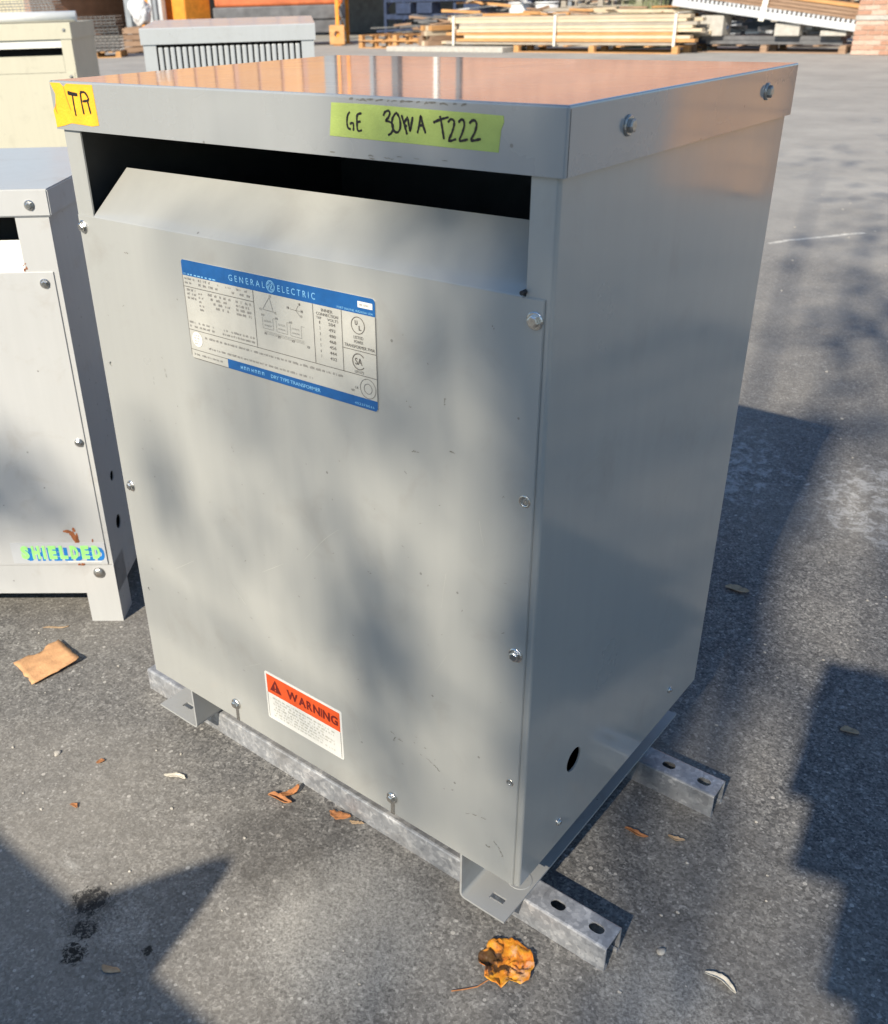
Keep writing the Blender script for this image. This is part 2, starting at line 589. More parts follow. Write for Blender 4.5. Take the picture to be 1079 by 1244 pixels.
def bm_ribbon(bm, pts, wd, y, rnd=None, taper=False):
    """a drawn stroke in the x-z plane at depth y"""
    L, R = [], []
    n = len(pts)
    for i, p in enumerate(pts):
        a, b = pts[max(i - 1, 0)], pts[min(i + 1, n - 1)]
        d = Vector((b[0] - a[0], b[1] - a[1]))
        if d.length < 1e-9:
            d = Vector((1, 0))
        d.normalize()
        hw = wd / 2 * (1 + (rnd.uniform(-0.22, 0.22) if rnd else 0))
        if taper:
            hw *= 0.25 + 0.75 * math.sin(math.pi * (i + 0.5) / n)
        elif i in (0, n - 1):
            hw *= 0.7
        nx, nz = -d.y * hw, d.x * hw
        L.append(bm.verts.new((p[0] + nx, y, p[1] + nz)))
        R.append(bm.verts.new((p[0] - nx, y, p[1] - nz)))
    for i in range(n - 1):
        bm.faces.new((L[i], R[i], R[i + 1], L[i + 1]))


def bm_rect(bm, x0, x1, z0, z1, y):
    vs = [bm.verts.new(v) for v in ((x0, y, z0), (x1, y, z0), (x1, y, z1), (x0, y, z1))]
    bm.faces.new(vs)


def bm_ring(bm, cx, cz, r0, r1, y, seg=28, a0=0.0, a1=2 * math.pi):
    full = abs(a1 - a0 - 2 * math.pi) < 1e-6
    k = seg if full else seg + 1
    A = [a0 + (a1 - a0) * i / seg for i in range(k)]
    o_ = [bm.verts.new((cx + r1 * math.cos(a), y, cz + r1 * math.sin(a))) for a in A]
    if r0 <= 0:
        bm.faces.new(o_)
        return
    i_ = [bm.verts.new((cx + r0 * math.cos(a), y, cz + r0 * math.sin(a))) for a in A]
    for j in range(seg):
        q = (j + 1) % k
        bm.faces.new((o_[j], o_[q], i_[q], i_[j]))


def bm_text(bm, s, x0, x1, z0, z1, y, bold=0.0, spacing=1.0):
    """lettering fitted into the rectangle x0..x1, z0..z1 of the plane y"""
    cu = bpy.data.curves.new('t', 'FONT')
    cu.body = s
    cu.size = 1
    cu.offset = bold
    cu.space_character = spacing
    cu.resolution_u = 3
    ob = bpy.data.objects.new('t', cu)
    COL.objects.link(ob)
    dg = bpy.context.evaluated_depsgraph_get()
    me = bpy.data.meshes.new_from_object(ob.evaluated_get(dg))
    xs = [v.co.x for v in me.vertices]
    ys = [v.co.y for v in me.vertices]
    ax, bx_, ay, by_ = min(xs), max(xs), min(ys), max(ys)
    vs = [bm.verts.new((x0 + (v.co.x - ax) / (bx_ - ax) * (x1 - x0), y, z0 + (v.co.y - ay) / (by_ - ay) * (z1 - z0)))
          for v in me.vertices]
    for p in me.polygons:
        try:
            bm.faces.new([vs[i] for i in p.vertices])
        except ValueError:
            pass
    bpy.data.objects.remove(ob)
    bpy.data.curves.remove(cu)
    bpy.data.meshes.remove(me)


def letters(name, text, x0, x1, z0, z1, y, mat, parent, bold=0.0, gap=0.12, even=False):
    """each letter a part of its own, fitted into x0..x1"""
    wid = []
    for ch in text:
        bm = bmesh.new()
        cu = bpy.data.curves.new('t', 'FONT')
        cu.body = ch
        ob = bpy.data.objects.new('t', cu)
        COL.objects.link(ob)
        me = bpy.data.meshes.new_from_object(ob.evaluated_get(bpy.context.evaluated_depsgraph_get()))
        xs = [v.co.x for v in me.vertices]
        wid.append((0.2 if ch == 'I' else 0.55) if even else max(xs) - min(xs))
        bm.free()
        bpy.data.objects.remove(ob)
        bpy.data.curves.remove(cu)
        bpy.data.meshes.remove(me)
    k = (x1 - x0) / (sum(wid) + gap * (len(text) - 1))
    x = x0
    for i, (ch, w_) in enumerate(zip(text, wid)):
        bm = bmesh.new()
        bm_text(bm, ch, x, x + w_ * k, z0, z1, y - 0.00001 * i, bold)
        flat(name, bm, mat, parent)
        x += (w_ + gap) * k


def flat(name, bm, mat, parent):
    """printed sheet facing -y"""
    for f in bm.faces:
        f.normal_update()
        if f.normal.y > 0:
            f.normal_flip()
    me = bpy.data.meshes.new(name)
    bm.to_mesh(me)
    bm.free()
    o = put(name, me, mat, parent)
    if name in STUFF:
        o['kind'] = 'stuff'
    return o


def bolt_me(name, r=0.0083, hexr=0.0058, h=0.0050):
    """hex washer head, axis +z, seat at z=0"""
    bm = bmesh.new()
    bm_cyl(bm, (0, 0, -0.001), (0, 0, 0.0012), r, seg=24)
    bm_cyl(bm, (0, 0, 0.0012), (0, 0, 0.0022), r, r * 0.86, seg=24)
    bm_cyl(bm, (0, 0, 0.0018), (0, 0, h), hexr, hexr, seg=6)
    bm_cyl(bm, (0, 0, h), (0, 0, h + 0.0009), hexr * 0.98, hexr * 0.72, seg=6)
    bm_cyl(bm, (0, 0, h), (0, 0, h + 0.0004), hexr * 0.6, hexr * 0.5, seg=12)
    return me_from(bm, name)


BOLT = bolt_me('bolt')
BOLT.materials.append(M_ZINC)
SCREW = bolt_me('screw', 0.0052, 0.0034, 0.003)
SCREW.materials.append(M_ZINC)
BOLTP = bolt_me('bolt_painted', 0.0088, 0.0062, 0.0052)
BOLTP.materials.append(M_DULLBOLT)
STUFF = {'blue_band_lettering', 'printed_marks', 'fine_print', 'ruled_lines', 'scuff_marks', 'faint_scratches', 'rust_streak', 'rust_spots', 'border_line', 'tear_crease'}
FACE_FRONT = (math.radians(90), 0, 0)
FACE_RIGHT = (0, math.radians(90), 0)


def bolt(parent, loc, face, me=BOLT, name='bolt'):
    o = put(name, me, None, parent, loc)
    e = Matrix.Rotation(RND.uniform(0, 1), 4, 'Z')
    base = Matrix.Rotation(math.radians(90), 4, 'X') if face == 'front' else Matrix.Rotation(math.radians(90), 4, 'Y')
    o.rotation_euler = (base @ e).to_euler()
    return o


# ------------------------------------------------------------------ ground
bm = bmesh.new()
for f in ((-160, -160, 160, 160),):
    vs = [bm.verts.new((x, y, 0)) for x, y in ((f[0], f[1]), (f[2], f[1]), (f[2], f[3]), (f[0], f[3]))]
    bm.faces.new(vs)
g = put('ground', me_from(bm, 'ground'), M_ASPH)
tag(g, 'worn grey asphalt yard with pale chips and stains', kind='structure')

# ------------------------------------------------------------------ main transformer
W, D, ZB, ZT, HL = 0.694, 0.504, 0.120, 0.9936, 0.0542
ZL = ZT - HL
T = empty('transformer', (0, 0, 0), 0, 'tall grey enamel transformer cabinet with green and orange tape on its lid, in the middle', 'transformer')


def side_profile(mir):
    # L-shaped sheet in plan: front post, rounded corner, side wall
    r, t = 0.0035, 0.0022
    pts = []
    post = 0.0275 if not mir else 0.035
    y0 = 0.0022
    pts.append((W - post, y0 + t))
    pts.append((W - post, y0))
    for k in range(6):
        a = -math.pi / 2 + k / 5 * math.pi / 2
        pts.append((W - r + r * math.cos(a), y0 + r + r * math.sin(a)))
    pts += [(W, D), (W - t, D), (W - t, y0 + t)]
    if mir:
        pts = [(W - x, y) for x, y in pts]
    return pts


right = prism('side_panel', side_profile(False), 'z', ZB, ZL + 0.03, M_GREY, T)
right['label'] = 'blue-grey shaded side panel with an oval cable hole'
left = prism('side_panel', side_profile(True), 'z', ZB, ZL + 0.03, M_GREY, T)
cut(right, [cutter_cyl((W - 0.02, 0.116, 0.2405), (W + 0.02, 0.116, 0.2405), 0.0165, 28)])
box('back_panel', 0.0025, W - 0.0025, D - 0.003, D - 0.0005, ZB, ZL + 0.03, M_GREY, T)
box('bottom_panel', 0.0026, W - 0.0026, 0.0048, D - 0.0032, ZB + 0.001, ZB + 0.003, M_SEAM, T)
box('inner_core', 0.06, W - 0.06, 0.12, D - 0.06, ZB + 0.05, 0.80, M_BLACK, T, 0.01)  # black block standing in for the unlit inside
# added sheets coloured dark for the unlit inside behind vents and holes
for nm, a in (('cavity_shade', (0.0024, 0.0034, 0.006, D - 0.004, ZB + 0.004, ZL)), ('cavity_shade', (W - 0.0034, W - 0.0024, 0.006, D - 0.004, 0.30, ZL)),
              ('cavity_shade', (0.004, W - 0.004, D - 0.006, D - 0.005, ZB + 0.004, ZL))):
    box(nm, *a, M_CAVITY, T)

# front panel
XP0, XP1, ZP = 0.0035, 0.6865, 0.8385
bm = bmesh.new()
bm_box(bm, XP0, XP1, 0.0, 0.0018, ZB - 0.001, ZP)
bmesh.ops.bevel(bm, geom=[e for e in bm.edges if all(abs(v.co.y) < 1e-6 for v in e.verts)], offset=0.0008, segments=2, affect='EDGES')
panel = put('front_panel', me_from(bm, 'front_panel'), M_GREY, T)
cut(panel, [cutter_cyl((x, -0.01, z), (x, 0.01, z), r, 16) for x, z, r in
            ((0.6765, 0.641, 0.0042), (0.6755, 0.280, 0.0030), (0.022, 0.643, 0.0036), (0.0225, 0.282, 0.0030))])
for x, z, r in ((0.6765, 0.641, 0.0042), (0.6755, 0.280, 0.0030)):
    bm = bmesh.new()
    bmesh.ops.create_circle
    n = 20
    rings = []
    for rr, yy in ((r * 1.02, -0.0002), (r * 1.25, -0.0010), (r * 1.55, -0.0002)):
        rings.append([bm.verts.new((x + rr * math.cos(2 * math.pi * k / n), yy, z + rr * math.sin(2 * math.pi * k / n))) for k in range(n)])
    for a, b in zip(rings, rings[1:]):
        for k in range(n):
            bm.faces.new((a[k], a[(k + 1) % n], b[(k + 1) % n], b[k]))
    put('hole_rim', me_from(bm, 'hole_rim', True), M_ZINC, T)
    cyl('screw_shank', (x, 0.004, z - r * 0.4), (x, 0.0015, z - r * 0.35), r * 0.55, M_ZINC, T, seg=10)
# inward-leaning deflector above the bend
prism('vent_deflector', [(0.0, ZP - 0.0004), (0.0006, ZP + 0.0006), (0.060, 0.8895), (0.0618, 0.8885), (0.0025, ZP - 0.0022), (0.0019, ZP - 0.004)],
      'x', 0.0375, 0.6640, M_GREY, T)
cyl('screw_tip', (0.6655, 0.004, 0.8425), (0.6655, -0.004, 0.8425), 0.0022, M_SEAM, T, seg=8)

# lid: folded pan with thickness
bm = bmesh.new()
bm_box(bm, -0.0061, W + 0.0061, -0.0023, D + 0.0023, ZL, ZT)
bm.faces.ensure_lookup_table()
bmesh.ops.delete(bm, geom=[f for f in bm.faces if f.normal.z < -0.5 or all(v.co.z < ZL + 1e-6 for v in f.verts)], context='FACES_ONLY')
top_e = [e for e in bm.edges if all(v.co.z > ZT - 1e-6 for v in e.verts)]
ver_e = [e for e in bm.edges if abs(e.verts[0].co.z - e.verts[1].co.z) > 0.01]
bmesh.ops.bevel(bm, geom=top_e + ver_e, offset=0.0022, segments=3, affect='EDGES', profile=0.5)
bmesh.ops.recalc_face_normals(bm, faces=bm.faces)
bmesh.ops.solidify(bm, geom=list(bm.faces), thickness=0.0018)
lid = put('lid', me_from(bm, 'lid'), M_GREYLID, T)
box('corner_seam', W + 0.00555, W + 0.00625, 0.0004, 0.0012, ZL + 0.0005, ZT - 0.003, M_SEAM, T)  # thin dark strip drawn along the folded corner joint

# bolts
for x, z in ((0.678, 0.8195), (0.675, 0.459), (0.0125, 0.824), (0.022, 0.459)):
    bolt(T, (x, 0.0, z), 'front')
for x, z in ((0.201, 0.151), (0.500, 0.1485)):
    bolt(T, (x, -0.0012, z), 'front')
    # folded clip that the bottom bolts pull on
    box('panel_clip', x - 0.003, x + 0.003, -0.0012, -0.0002, ZB - 0.001, z - 0.006, M_ZINC, T, 0.0004)
for y, z in ((0.099, 0.9690), (0.418, 0.9705)):
    bolt(T, (W + 0.0061, y, z), 'right', BOLTP)
for y, z in ((0.089, 0.158), (0.403, 0.165)):
    bolt(T, (W, y, z), 'right', SCREW, 'screw')


# feet: long angles lying on the struts
def foot(x_wall, x_edge, slot):
    s = 1 if x_edge > x_wall else -1
    z0, t, r = 0.0418, 0.0030, 0.008
    pts = [(x_wall, ZB - 0.0005), (x_wall, z0 + r)]
    for k in range(5):
        a = math.pi + k / 4 * math.pi / 2
        pts.append((x_wall + s * (r + r * math.cos(a)), z0 + r + r * math.sin(a)))
    pts += [(x_edge, z0), (x_edge, z0 + t)]
    for k in range(5):
        a = 1.5 * math.pi - k / 4 * math.pi / 2
        pts.append((x_wall + s * (r + (r - t) * math.cos(a)), z0 + r + (r - t) * math.sin(a)))
    pts += [(x_wall + s * t, ZB - 0.0005)]
    o = prism('foot', pts, 'y', 0.001, 0.500, M_GREYF, T)
    cut(o, [cutter_box(slot[0] - 0.010, slot[0] + 0.010, slot[1] - 0.0055, slot[1] + 0.0055, 0.03, 0.06)])
    return o


M_GREYF = paint('grey_enamel_dusty_foot', (0.33, 0.335, 0.33), rough=0.5, coat=0.1, dirt=0.75, dirtcol=(0.22, 0.19, 0.16))
foot(0.608, 0.676, (0.6500, 0.0265))
foot(0.092, -0.002, (0.040, 0.0265))
bm = bmesh.new()
n = 40
ra = [[bm.verts.new((0.6560 + r * math.cos(2 * math.pi * k / n), 0.069 + r * math.sin(2 * math.pi * k / n), z)) for k in range(n)]
      for r, z in ((0.0165, 0.0450), (0.0160, 0.0458), (0.0001, 0.0458))]
for a, b in zip(ra, ra[1:]):
    for k in range(n):
        bm.faces.new((a[k], a[(k + 1) % n], b[(k + 1) % n], b[k]))
put('washer', me_from(bm, 'washer'), M_GREYF, T)

# --- nameplate ---------------------------------------------------------------
X0, X1, Z0, Z1 = 0.2010, 0.4962, 0.6895, 0.8090


def rounded(x0, x1, z0, z1, r, seg=5):
    pts = []
    for cx, cz, a in ((x1 - r, z1 - r, 0), (x0 + r, z1 - r, 90), (x0 + r, z0 + r, 180), (x1 - r, z0 + r, 270)):
        for k in range(seg + 1):
            t = math.radians(a + 90 * k / seg)
            pts.append((cx + r * math.cos(t), cz + r * math.sin(t)))
    return pts


plate = prism('nameplate', rounded(X0, X1, Z0, Z1, 0.004), 'y', -0.0010, 0.0001, M_PLATE, T)
plate['label'] = 'blue and silver rating plate'
yb, yt = -0.00125, -0.0015
bm = bmesh.new()
f_ = [bm.verts.new((x, yb, z)) for x, z in rounded(X0, X1, 0.7908, Z1, 0.0038)[:12] + [(X0, 0.7908), (X1, 0.7908)]]
bm.faces.new(f_)
flat('blue_band', bm, M_BLUE, plate)
bm = bmesh.new()
f_ = [bm.verts.new((x, yb, z)) for x, z in [(0.2658, Z0), (0.2658, 0.7010), (X1, 0.7010), (X1, Z0 + 0.003), (X1 - 0.003, Z0)]]
bm.faces.new(f_)
flat('blue_band', bm, M_BLUE, plate)
# rules
bm = bmesh.new()
lw = 0.0006
for a in ((X0, 0.7908, X0, 0.693), (X1, 0.7908, X1, 0.701), (0.320, 0.7908, 0.320, 0.7262), (0.4104, 0.7908, 0.4104, 0.7255), (0.4507, 0.7908, 0.4507, 0.7252)):
    bm_rect(bm, a[0] - lw / 2, a[0] + lw / 2, a[3], a[1], yt)
for a in ((X0, 0.320, 0.7778), (X0, X1, 0.7256), (0.4507, X1, 0.7516), (X0, 0.2658, 0.7008), (X0 + 0.003, 0.2658, 0.6898)):
    bm_rect(bm, a[0], a[1], a[2] - lw / 2, a[2] + lw / 2, yt - 0.0001)
flat('ruled_lines', bm, M_INK, plate)
# lettering in pale blue
bm = bmesh.new()
bm_text(bm, 'GENERAL', 0.2822, 0.3400, 0.7960, 0.8030, yt, 0.0, 1.6)
bm_text(bm, 'ELECTRIC', 0.3598, 0.4150, 0.7955, 0.8025, yt, 0.0, 1.6)
bm_text(bm, 'FORT WAYNE, INDIANA USA', 0.4452, 0.4935, 0.7918, 0.7944, yt)
bm_text(bm, 'ELECTRIC', 0.2035, 0.2085, 0.7918, 0.7938, yt)
for x in (0.2105, 0.2155, 0.222, 0.228, 0.2345, 0.241, 0.248, 0.254):
    bm_rect(bm, x, x + RND.uniform(0.003, 0.0052), 0.7920, 0.7934, yt)
bm_text(bm, 'DRY TYPE TRANSFORMER', 0.3380, 0.4150, 0.6930, 0.6972, yt, 0.01)
for x in (0.288, 0.2935, 0.299, 0.306, 0.3115, 0.317, 0.3235):
    bm_rect(bm, x, x + 0.0009, 0.6932, 0.6972, yt)
    bm_rect(bm, x + 0.0026, x + 0.0035, 0.6932, 0.6972, yt)
    bm_rect(bm, x + 0.0009, x + 0.0026, 0.6932 + (0.0031 if int(x * 1e4) % 3 else 0.0015), 0.6941 + (0.0031 if int(x * 1e4) % 3 else 0.0015), yt)
for k in range(9):
    x = 0.4645 + k * 0.0031
    bm_text(bm, '4S237004A'[k], x, x + 0.0023, 0.6920, 0.6946, yt)
flat('blue_band_lettering', bm, M_PALEBLUE, plate)
# round monogram
bm = bmesh.new()
mc = (0.3490, 0.7994)
bm_ring(bm, mc[0], mc[1], 0.0058, 0.0066, yt)
bm_ring(bm, mc[0], mc[1], 0.0049, 0.0053, yt)
gl = [(-2.6, 1.4), (-3.2, 2.4), (-2.0, 2.9), (-1.0, 1.8), (-1.6, -0.2), (-2.6, -2.0), (-3.6, -1.4), (-2.6, 0), (-0.6, 0.4), (0.2, -1.0), (-0.2, -2.6)]
el = [(0.2, 1.2), (1.2, 2.4), (2.4, 2.8), (2.2, 1.4), (1.0, 0.4), (2.2, 0.2), (1.0, -0.6), (0.6, -2.0), (1.8, -2.8), (3.2, -1.6)]
for s in (gl, el):
    bm_ribbon(bm, smooth_line([(mc[0] + a * 0.00125, mc[1] + b * 0.00125) for a, b in s]), 0.0007, yt - 0.0001)
flat('round_monogram', bm, M_PALEBLUE, plate)
# white tab, white seal
bm = bmesh.new()
bm_rect(bm, 0.4735, 0.4930, 0.7976, 0.8040, yt)
flat('white_tab', bm, M_WHITE, plate)
bm = bmesh.new()
bm_ring(bm, 0.2145, 0.7146, 0, 0.0092, yt)
flat('white_seal', bm, M_WHITE, plate)
# dark print
bm = bmesh.new()
bm_text(bm, 'U', 0.4688, 0.4722, 0.7785, 0.7835, yt, 0.03)
bm_text(bm, 'L', 0.4738, 0.4772, 0.7735, 0.7785, yt, 0.03)
bm_ring(bm, 0.4727, 0.7784, 0.0084, 0.0092, yt)
bm_text(bm, 'LISTED', 0.4665, 0.4795, 0.7640, 0.7672, yt)
bm_text(bm, 'POWER', 0.4670, 0.4790, 0.7592, 0.7624, yt)
bm_text(bm, 'TRANSFORMER 7V9A', 0.4535, 0.4945, 0.7538, 0.7572, yt)
bm_ring(bm, 0.4722, 0.7398, 0.0080, 0.0090, yt, 24, math.radians(38), math.radians(322))
bm_text(bm, 'SA', 0.4670, 0.4770, 0.7362, 0.7436, yt, 0.01)
bm_text(bm, 'LR5172', 0.4665, 0.4785, 0.7272, 0.7300, yt)
bm_text(bm, 'INNER', 0.4225, 0.4385, 0.7845, 0.7878, yt)
bm_text(bm, 'CONNECTION', 0.4150, 0.4460, 0.7800, 0.7832, yt)
bm_text(bm, 'TAP', 0.4150, 0.4220, 0.7758, 0.7786, yt)
bm_text(bm, 'VOLTS', 0.4305, 0.4460, 0.7758, 0.7786, yt)
for k, tx in enumerate(('504', '492', '480', '468', '456', '444', '432')):
    z = 0.7708 - k * 0.0062
    bm_text(bm, str(k + 1), 0.4188, 0.4200, z, z + 0.0032, yt)
    bm_text(bm, tx, 0.4320, 0.4415, z, z + 0.0034, yt)
# two small phasor figures and the winding diagram
for L in ([(0.3336, 0.7719), (0.3454, 0.7869)], [(0.3454, 0.7869), (0.3502, 0.7712)], [(0.3502, 0.7712), (0.3336, 0.7719)],
          [(0.3760, 0.7795), (0.3850, 0.7790)], [(0.3850, 0.7790), (0.3895, 0.7850)], [(0.3850, 0.7790), (0.3905, 0.7740)], [(0.3850, 0.7790), (0.3910, 0.7790)]):
    bm_ribbon(bm, L, 0.0005, yt)
for x, z in ((0.3465, 0.7880), (0.3300, 0.7715), (0.3530, 0.7705), (0.3730, 0.7800), (0.3905, 0.7862), (0.3935, 0.7790), (0.3925, 0.7735)):
    bm_text(bm, 'H', x - 0.0014, x, z - 0.001, z + 0.0016, yt)
    bm_text(bm, RND.choice('123'), x + 0.0004, x + 0.0016, z - 0.001, z + 0.0016, yt)
for k in range(3):
    x = 0.3320 + k * 0.0215
    z = 0.7630 - 0.0006 * k
    for L in ([(x, z), (x, z - 0.0125)], [(x, z - 0.0125), (x + 0.0165, z - 0.0125)], [(x + 0.0165, z - 0.0125), (x + 0.0165, z + 0.0008)], [(x + 0.0165, z + 0.0008), (x + 0.0215, z + 0.0008)]):
        bm_ribbon(bm, L, 0.0004, yt)
    zig = [(x + 0.0025 + i * 0.0011, z - 0.0045 + (0.0018 if i % 2 else -0.0004)) for i in range(11)]
    bm_ribbon(bm, zig, 0.0004, yt)
    zig = [(x + 0.0025 + i * 0.0011, z - 0.0095 + (0.0016 if i % 2 else 0)) for i in range(11)]
    bm_ribbon(bm, zig, 0.0004, yt)
    bm_text(bm, 'H' + str(k + 1), x - 0.001, x + 0.003, z + 0.0012, z + 0.0038, yt)
    bm_text(bm, 'X' + str(k + 1), x + 0.001, x + 0.005, z - 0.0195, z - 0.0168, yt)
for j in range(3):
    bm_ribbon(bm, [(0.3340, 0.7475 - j * 0.0014), (0.3950, 0.7465 - j * 0.0014)], 0.0003, yt)
bm_text(bm, 'X0', 0.3985, 0.4025, 0.7400, 0.7428, yt)
bm_ring(bm, 0.4836, 0.7124, 0.0104, 0.0109, yt)
bm_ring(bm, 0.4836, 0.7124, 0.0052, 0.0057, yt)
bm_text(bm, 'NO', 0.4605, 0.4645, 0.7058, 0.7082, yt)
bm_text(bm, 'LB', 0.4660, 0.4700, 0.7095, 0.7120, yt)
flat('printed_marks', bm, M_INK, plate)


def greek(bm, x0, x1, z, h, y, rnd, glo=0.0012, ghi=0.003, wlo=0.002, whi=0.008):
    """print too small to read: rows of little upright strokes grouped as words"""
    x = x0
    while x < x1 - 0.0015:
        e = min(x + rnd.uniform(wlo, whi), x1)
        while x < e - 0.0006:
            if rnd.random() < 0.88:
                bm_rect(bm, x, x + 0.00055, z, z + h * rnd.uniform(0.75, 1.0), y)
                if rnd.random() < 0.6:
                    zz = z + h * rnd.choice((0, 0.45, 0.8))
                    bm_rect(bm, x + 0.0005, x + 0.0012, zz, zz + h * 0.22, y - 0.00005)
            x += 0.0014
        x = e + rnd.uniform(glo, ghi)


bm = bmesh.new()
rr = random.Random(3)
greek(bm, 0.204, 0.222, 0.7862, 0.0026, yt, rr)
greek(bm, 0.228, 0.250, 0.7862, 0.0028, yt, rr)
greek(bm, 0.262, 0.318, 0.7862, 0.0026, yt, rr, 0.006, 0.016)
greek(bm, 0.204, 0.216, 0.7812, 0.0026, yt, rr)
greek(bm, 0.228, 0.262, 0.7812, 0.0028, yt, rr)
greek(bm, 0.285, 0.318, 0.7812, 0.0028, yt, rr, 0.004, 0.01)
for k in range(5):
    z = 0.7730 - k * 0.0048
    if k < 3:
        greek(bm, 0.206, 0.222, z, 0.0028, yt, rr)
    greek(bm, 0.226, 0.234, z - 0.002, 0.0024, yt, rr)
    if k < 4:
        greek(bm, 0.243 + 0.004 * k, 0.282, z - 0.001, 0.003, yt, rr, 0.003, 0.006)
        greek(bm, 0.290, 0.317, z - 0.001, 0.003, yt, rr, 0.002, 0.004)
for z in (0.7340, 0.7290):
    greek(bm, 0.204, 0.250, z, 0.0026, yt, rr)
    greek(bm, 0.262, 0.317, z, 0.0026, yt, rr)
greek(bm, 0.229, 0.452, 0.7178, 0.0027, yt, rr)
greek(bm, 0.234, 0.405, 0.7058, 0.0026, yt, rr)
greek(bm, 0.206, 0.260, 0.6940, 0.0026, yt, rr)
greek(bm, 0.476, 0.4905, 0.7996, 0.0024, yt - 0.0002, rr)
for k in range(4):
    greek(bm, 0.2095, 0.2195, 0.7185 - k * 0.0034, 0.0018, yt - 0.0002, rr)
flat('fine_print', bm, M_FINEINK, plate)

# --- warning label --------------------------------------------------------------
a0, a1, b0, b1 = 0.2715, 0.4165, 0.1640, 0.2465
warn = prism('warning_label', rounded(a0, a1, b0, b1, 0.003), 'y', -0.0008, 0.0001, M_WHITE, T)
warn['label'] = 'orange and white WARNING label'
bm = bmesh.new()
bm_rect(bm, a0 + 0.0035, a1 - 0.0035, 0.2112, b1 - 0.0032, -0.0010)
flat('orange_band', bm, M_ORANGEP, warn)
letters('letter', 'WARNING', 0.3145, 0.4095, 0.2195, 0.2345, -0.0013, M_DARKRED, warn, 0.035, 0.07)
bm = bmesh.new()
vs = [bm.verts.new(v) for v in ((0.2808, -0.0013, 0.2175), (0.3035, -0.0013, 0.2175), (0.2922, -0.0013, 0.2385))]
bm.faces.new(vs)
flat('hazard_triangle', bm, M_DARKRED, warn)
bm = bmesh.new()
bm_rect(bm, 0.2912, 0.2932, 0.2245, 0.2318, -0.0016)
bm_ring(bm, 0.2922, 0.2212, 0, 0.0013, -0.0016)
flat('exclamation_mark', bm, M_ORANGEP, warn)
bm = bmesh.new()
for k in range(7):
    greek(bm, a0 + 0.013 + (0.004 if k % 2 else 0), a1 - 0.015 - (0.02 if k in (2, 5) else 0), 0.2030 - k * 0.0052, 0.0030, -0.0011, rr)
flat('fine_print', bm, M_PALEINK, warn)
bm = bmesh.new()
lw = 0.0007
for (x0_, x1_, z0_, z1_) in ((a0 + 0.003, a0 + 0.003 + lw, b0 + 0.003, 0.2112), (a1 - 0.003 - lw, a1 - 0.003, b0 + 0.003, 0.2112)):
    bm_rect(bm, x0_, x1_, z0_, z1_, -0.0011)
flat('border_line', bm, M_INK, warn)

# --- tapes with handwriting ------------------------------------------------------
TAPE_STROKES = [[(474.6, 979.4), (471.6, 975.9), (470.6, 970.1), (471.8, 965.6), (475.0, 964.6)], [(474.0, 969.1), (478.2, 969.8), (478.2, 963.3)], [(488.7, 978.8), (483.6, 977.1), (482.9, 970.7), (483.6, 963.9), (488.6, 964.5)], [(483.1, 971.0), (487.4, 971.9)], [(514.3, 977.8), (516.3, 981.0), (520.2, 982.2), (521.7, 980.2), (520.0, 976.7), (517.0, 973.8), (520.9, 973.3), (524.7, 971.4), (525.1, 967.3), (522.5, 963.6), (519.2, 962.0)], [(528.2, 980.5), (524.8, 976.2), (524.1, 970.7), (526.4, 965.9), (530.2, 965.0), (533.2, 968.4), (533.3, 974.6), (531.1, 979.3), (528.2, 981.2)], [(534.9, 979.4), (538.0, 972.1), (541.0, 963.7)], [(542.0, 978.4), (538.0, 972.8), (541.1, 970.2)], [(542.0, 977.0), (543.0, 972.3), (544.4, 966.9), (546.0, 972.5), (547.4, 978.6)], [(552.4, 965.3), (554.7, 972.9), (556.2, 979.5), (558.4, 973.1), (561.4, 965.8)], [(553.8, 971.5), (559.3, 972.5)], [(569.8, 975.0), (577.3, 977.8), (586.0, 980.0)], [(576.9, 980.7), (578.7, 974.1), (581.2, 962.2)], [(585.2, 975.8), (588.2, 978.5), (591.3, 977.6), (591.7, 974.1), (589.6, 968.0), (586.5, 961.4), (594.1, 963.2)], [(596.2, 976.3), (599.0, 978.8), (601.6, 977.9), (602.2, 974.0), (600.1, 968.0), (597.6, 962.1), (606.2, 963.7)], [(607.3, 976.2), (610.5, 978.6), (613.5, 978.2), (614.6, 975.3), (612.9, 969.3), (609.6, 963.1), (619.4, 964.7)]]
TAPE = [(451.9, 986.5), (491.1, 986.6), (548.4, 985.4), (601.5, 984.4), (640.5, 983.5), (641.2, 978.5), (638.5, 972.7), (636.7, 955.1), (593.3, 955.7), (548.0, 956.4), (499.7, 956.9), (448.2, 957.6)]
TR_STROKES = [[(30.7, 981.2), (40.1, 980.2), (50.3, 979.6)], [(40.1, 980.2), (39.8, 969.0), (40.7, 956.0)], [(56.6, 982.4), (56.2, 970.5), (57.4, 958.5)], [(56.6, 982.4), (64.6, 982.7), (69.6, 978.6), (69.9, 974.4), (58.5, 972.7)], [(68.3, 974.3), (69.5, 967.6), (71.1, 959.5)]]
TR = [(-3.0, 991.5), (16.7, 991.5), (23.8, 987.4), (30.6, 991.0), (81.2, 990.9), (83.2, 947.6), (69.5, 946.0), (28.3, 947.5), (12.4, 944.0), (-3.7, 941.5), (-4.1, 952.1), (-5.3, 960.5), (1.4, 966.6), (4.3, 979.1), (-1.9, 989.3)]
yl = -0.0023
mmf = lambda L: [(a / 1000, b / 1000) for a, b in L]
tape = prism('green_tape', mmf(TAPE), 'y', yl - 0.0004, yl + 0.0001, M_TAPE, T)
tape['label'] = 'lime green tape marked GE 30KVA T222'
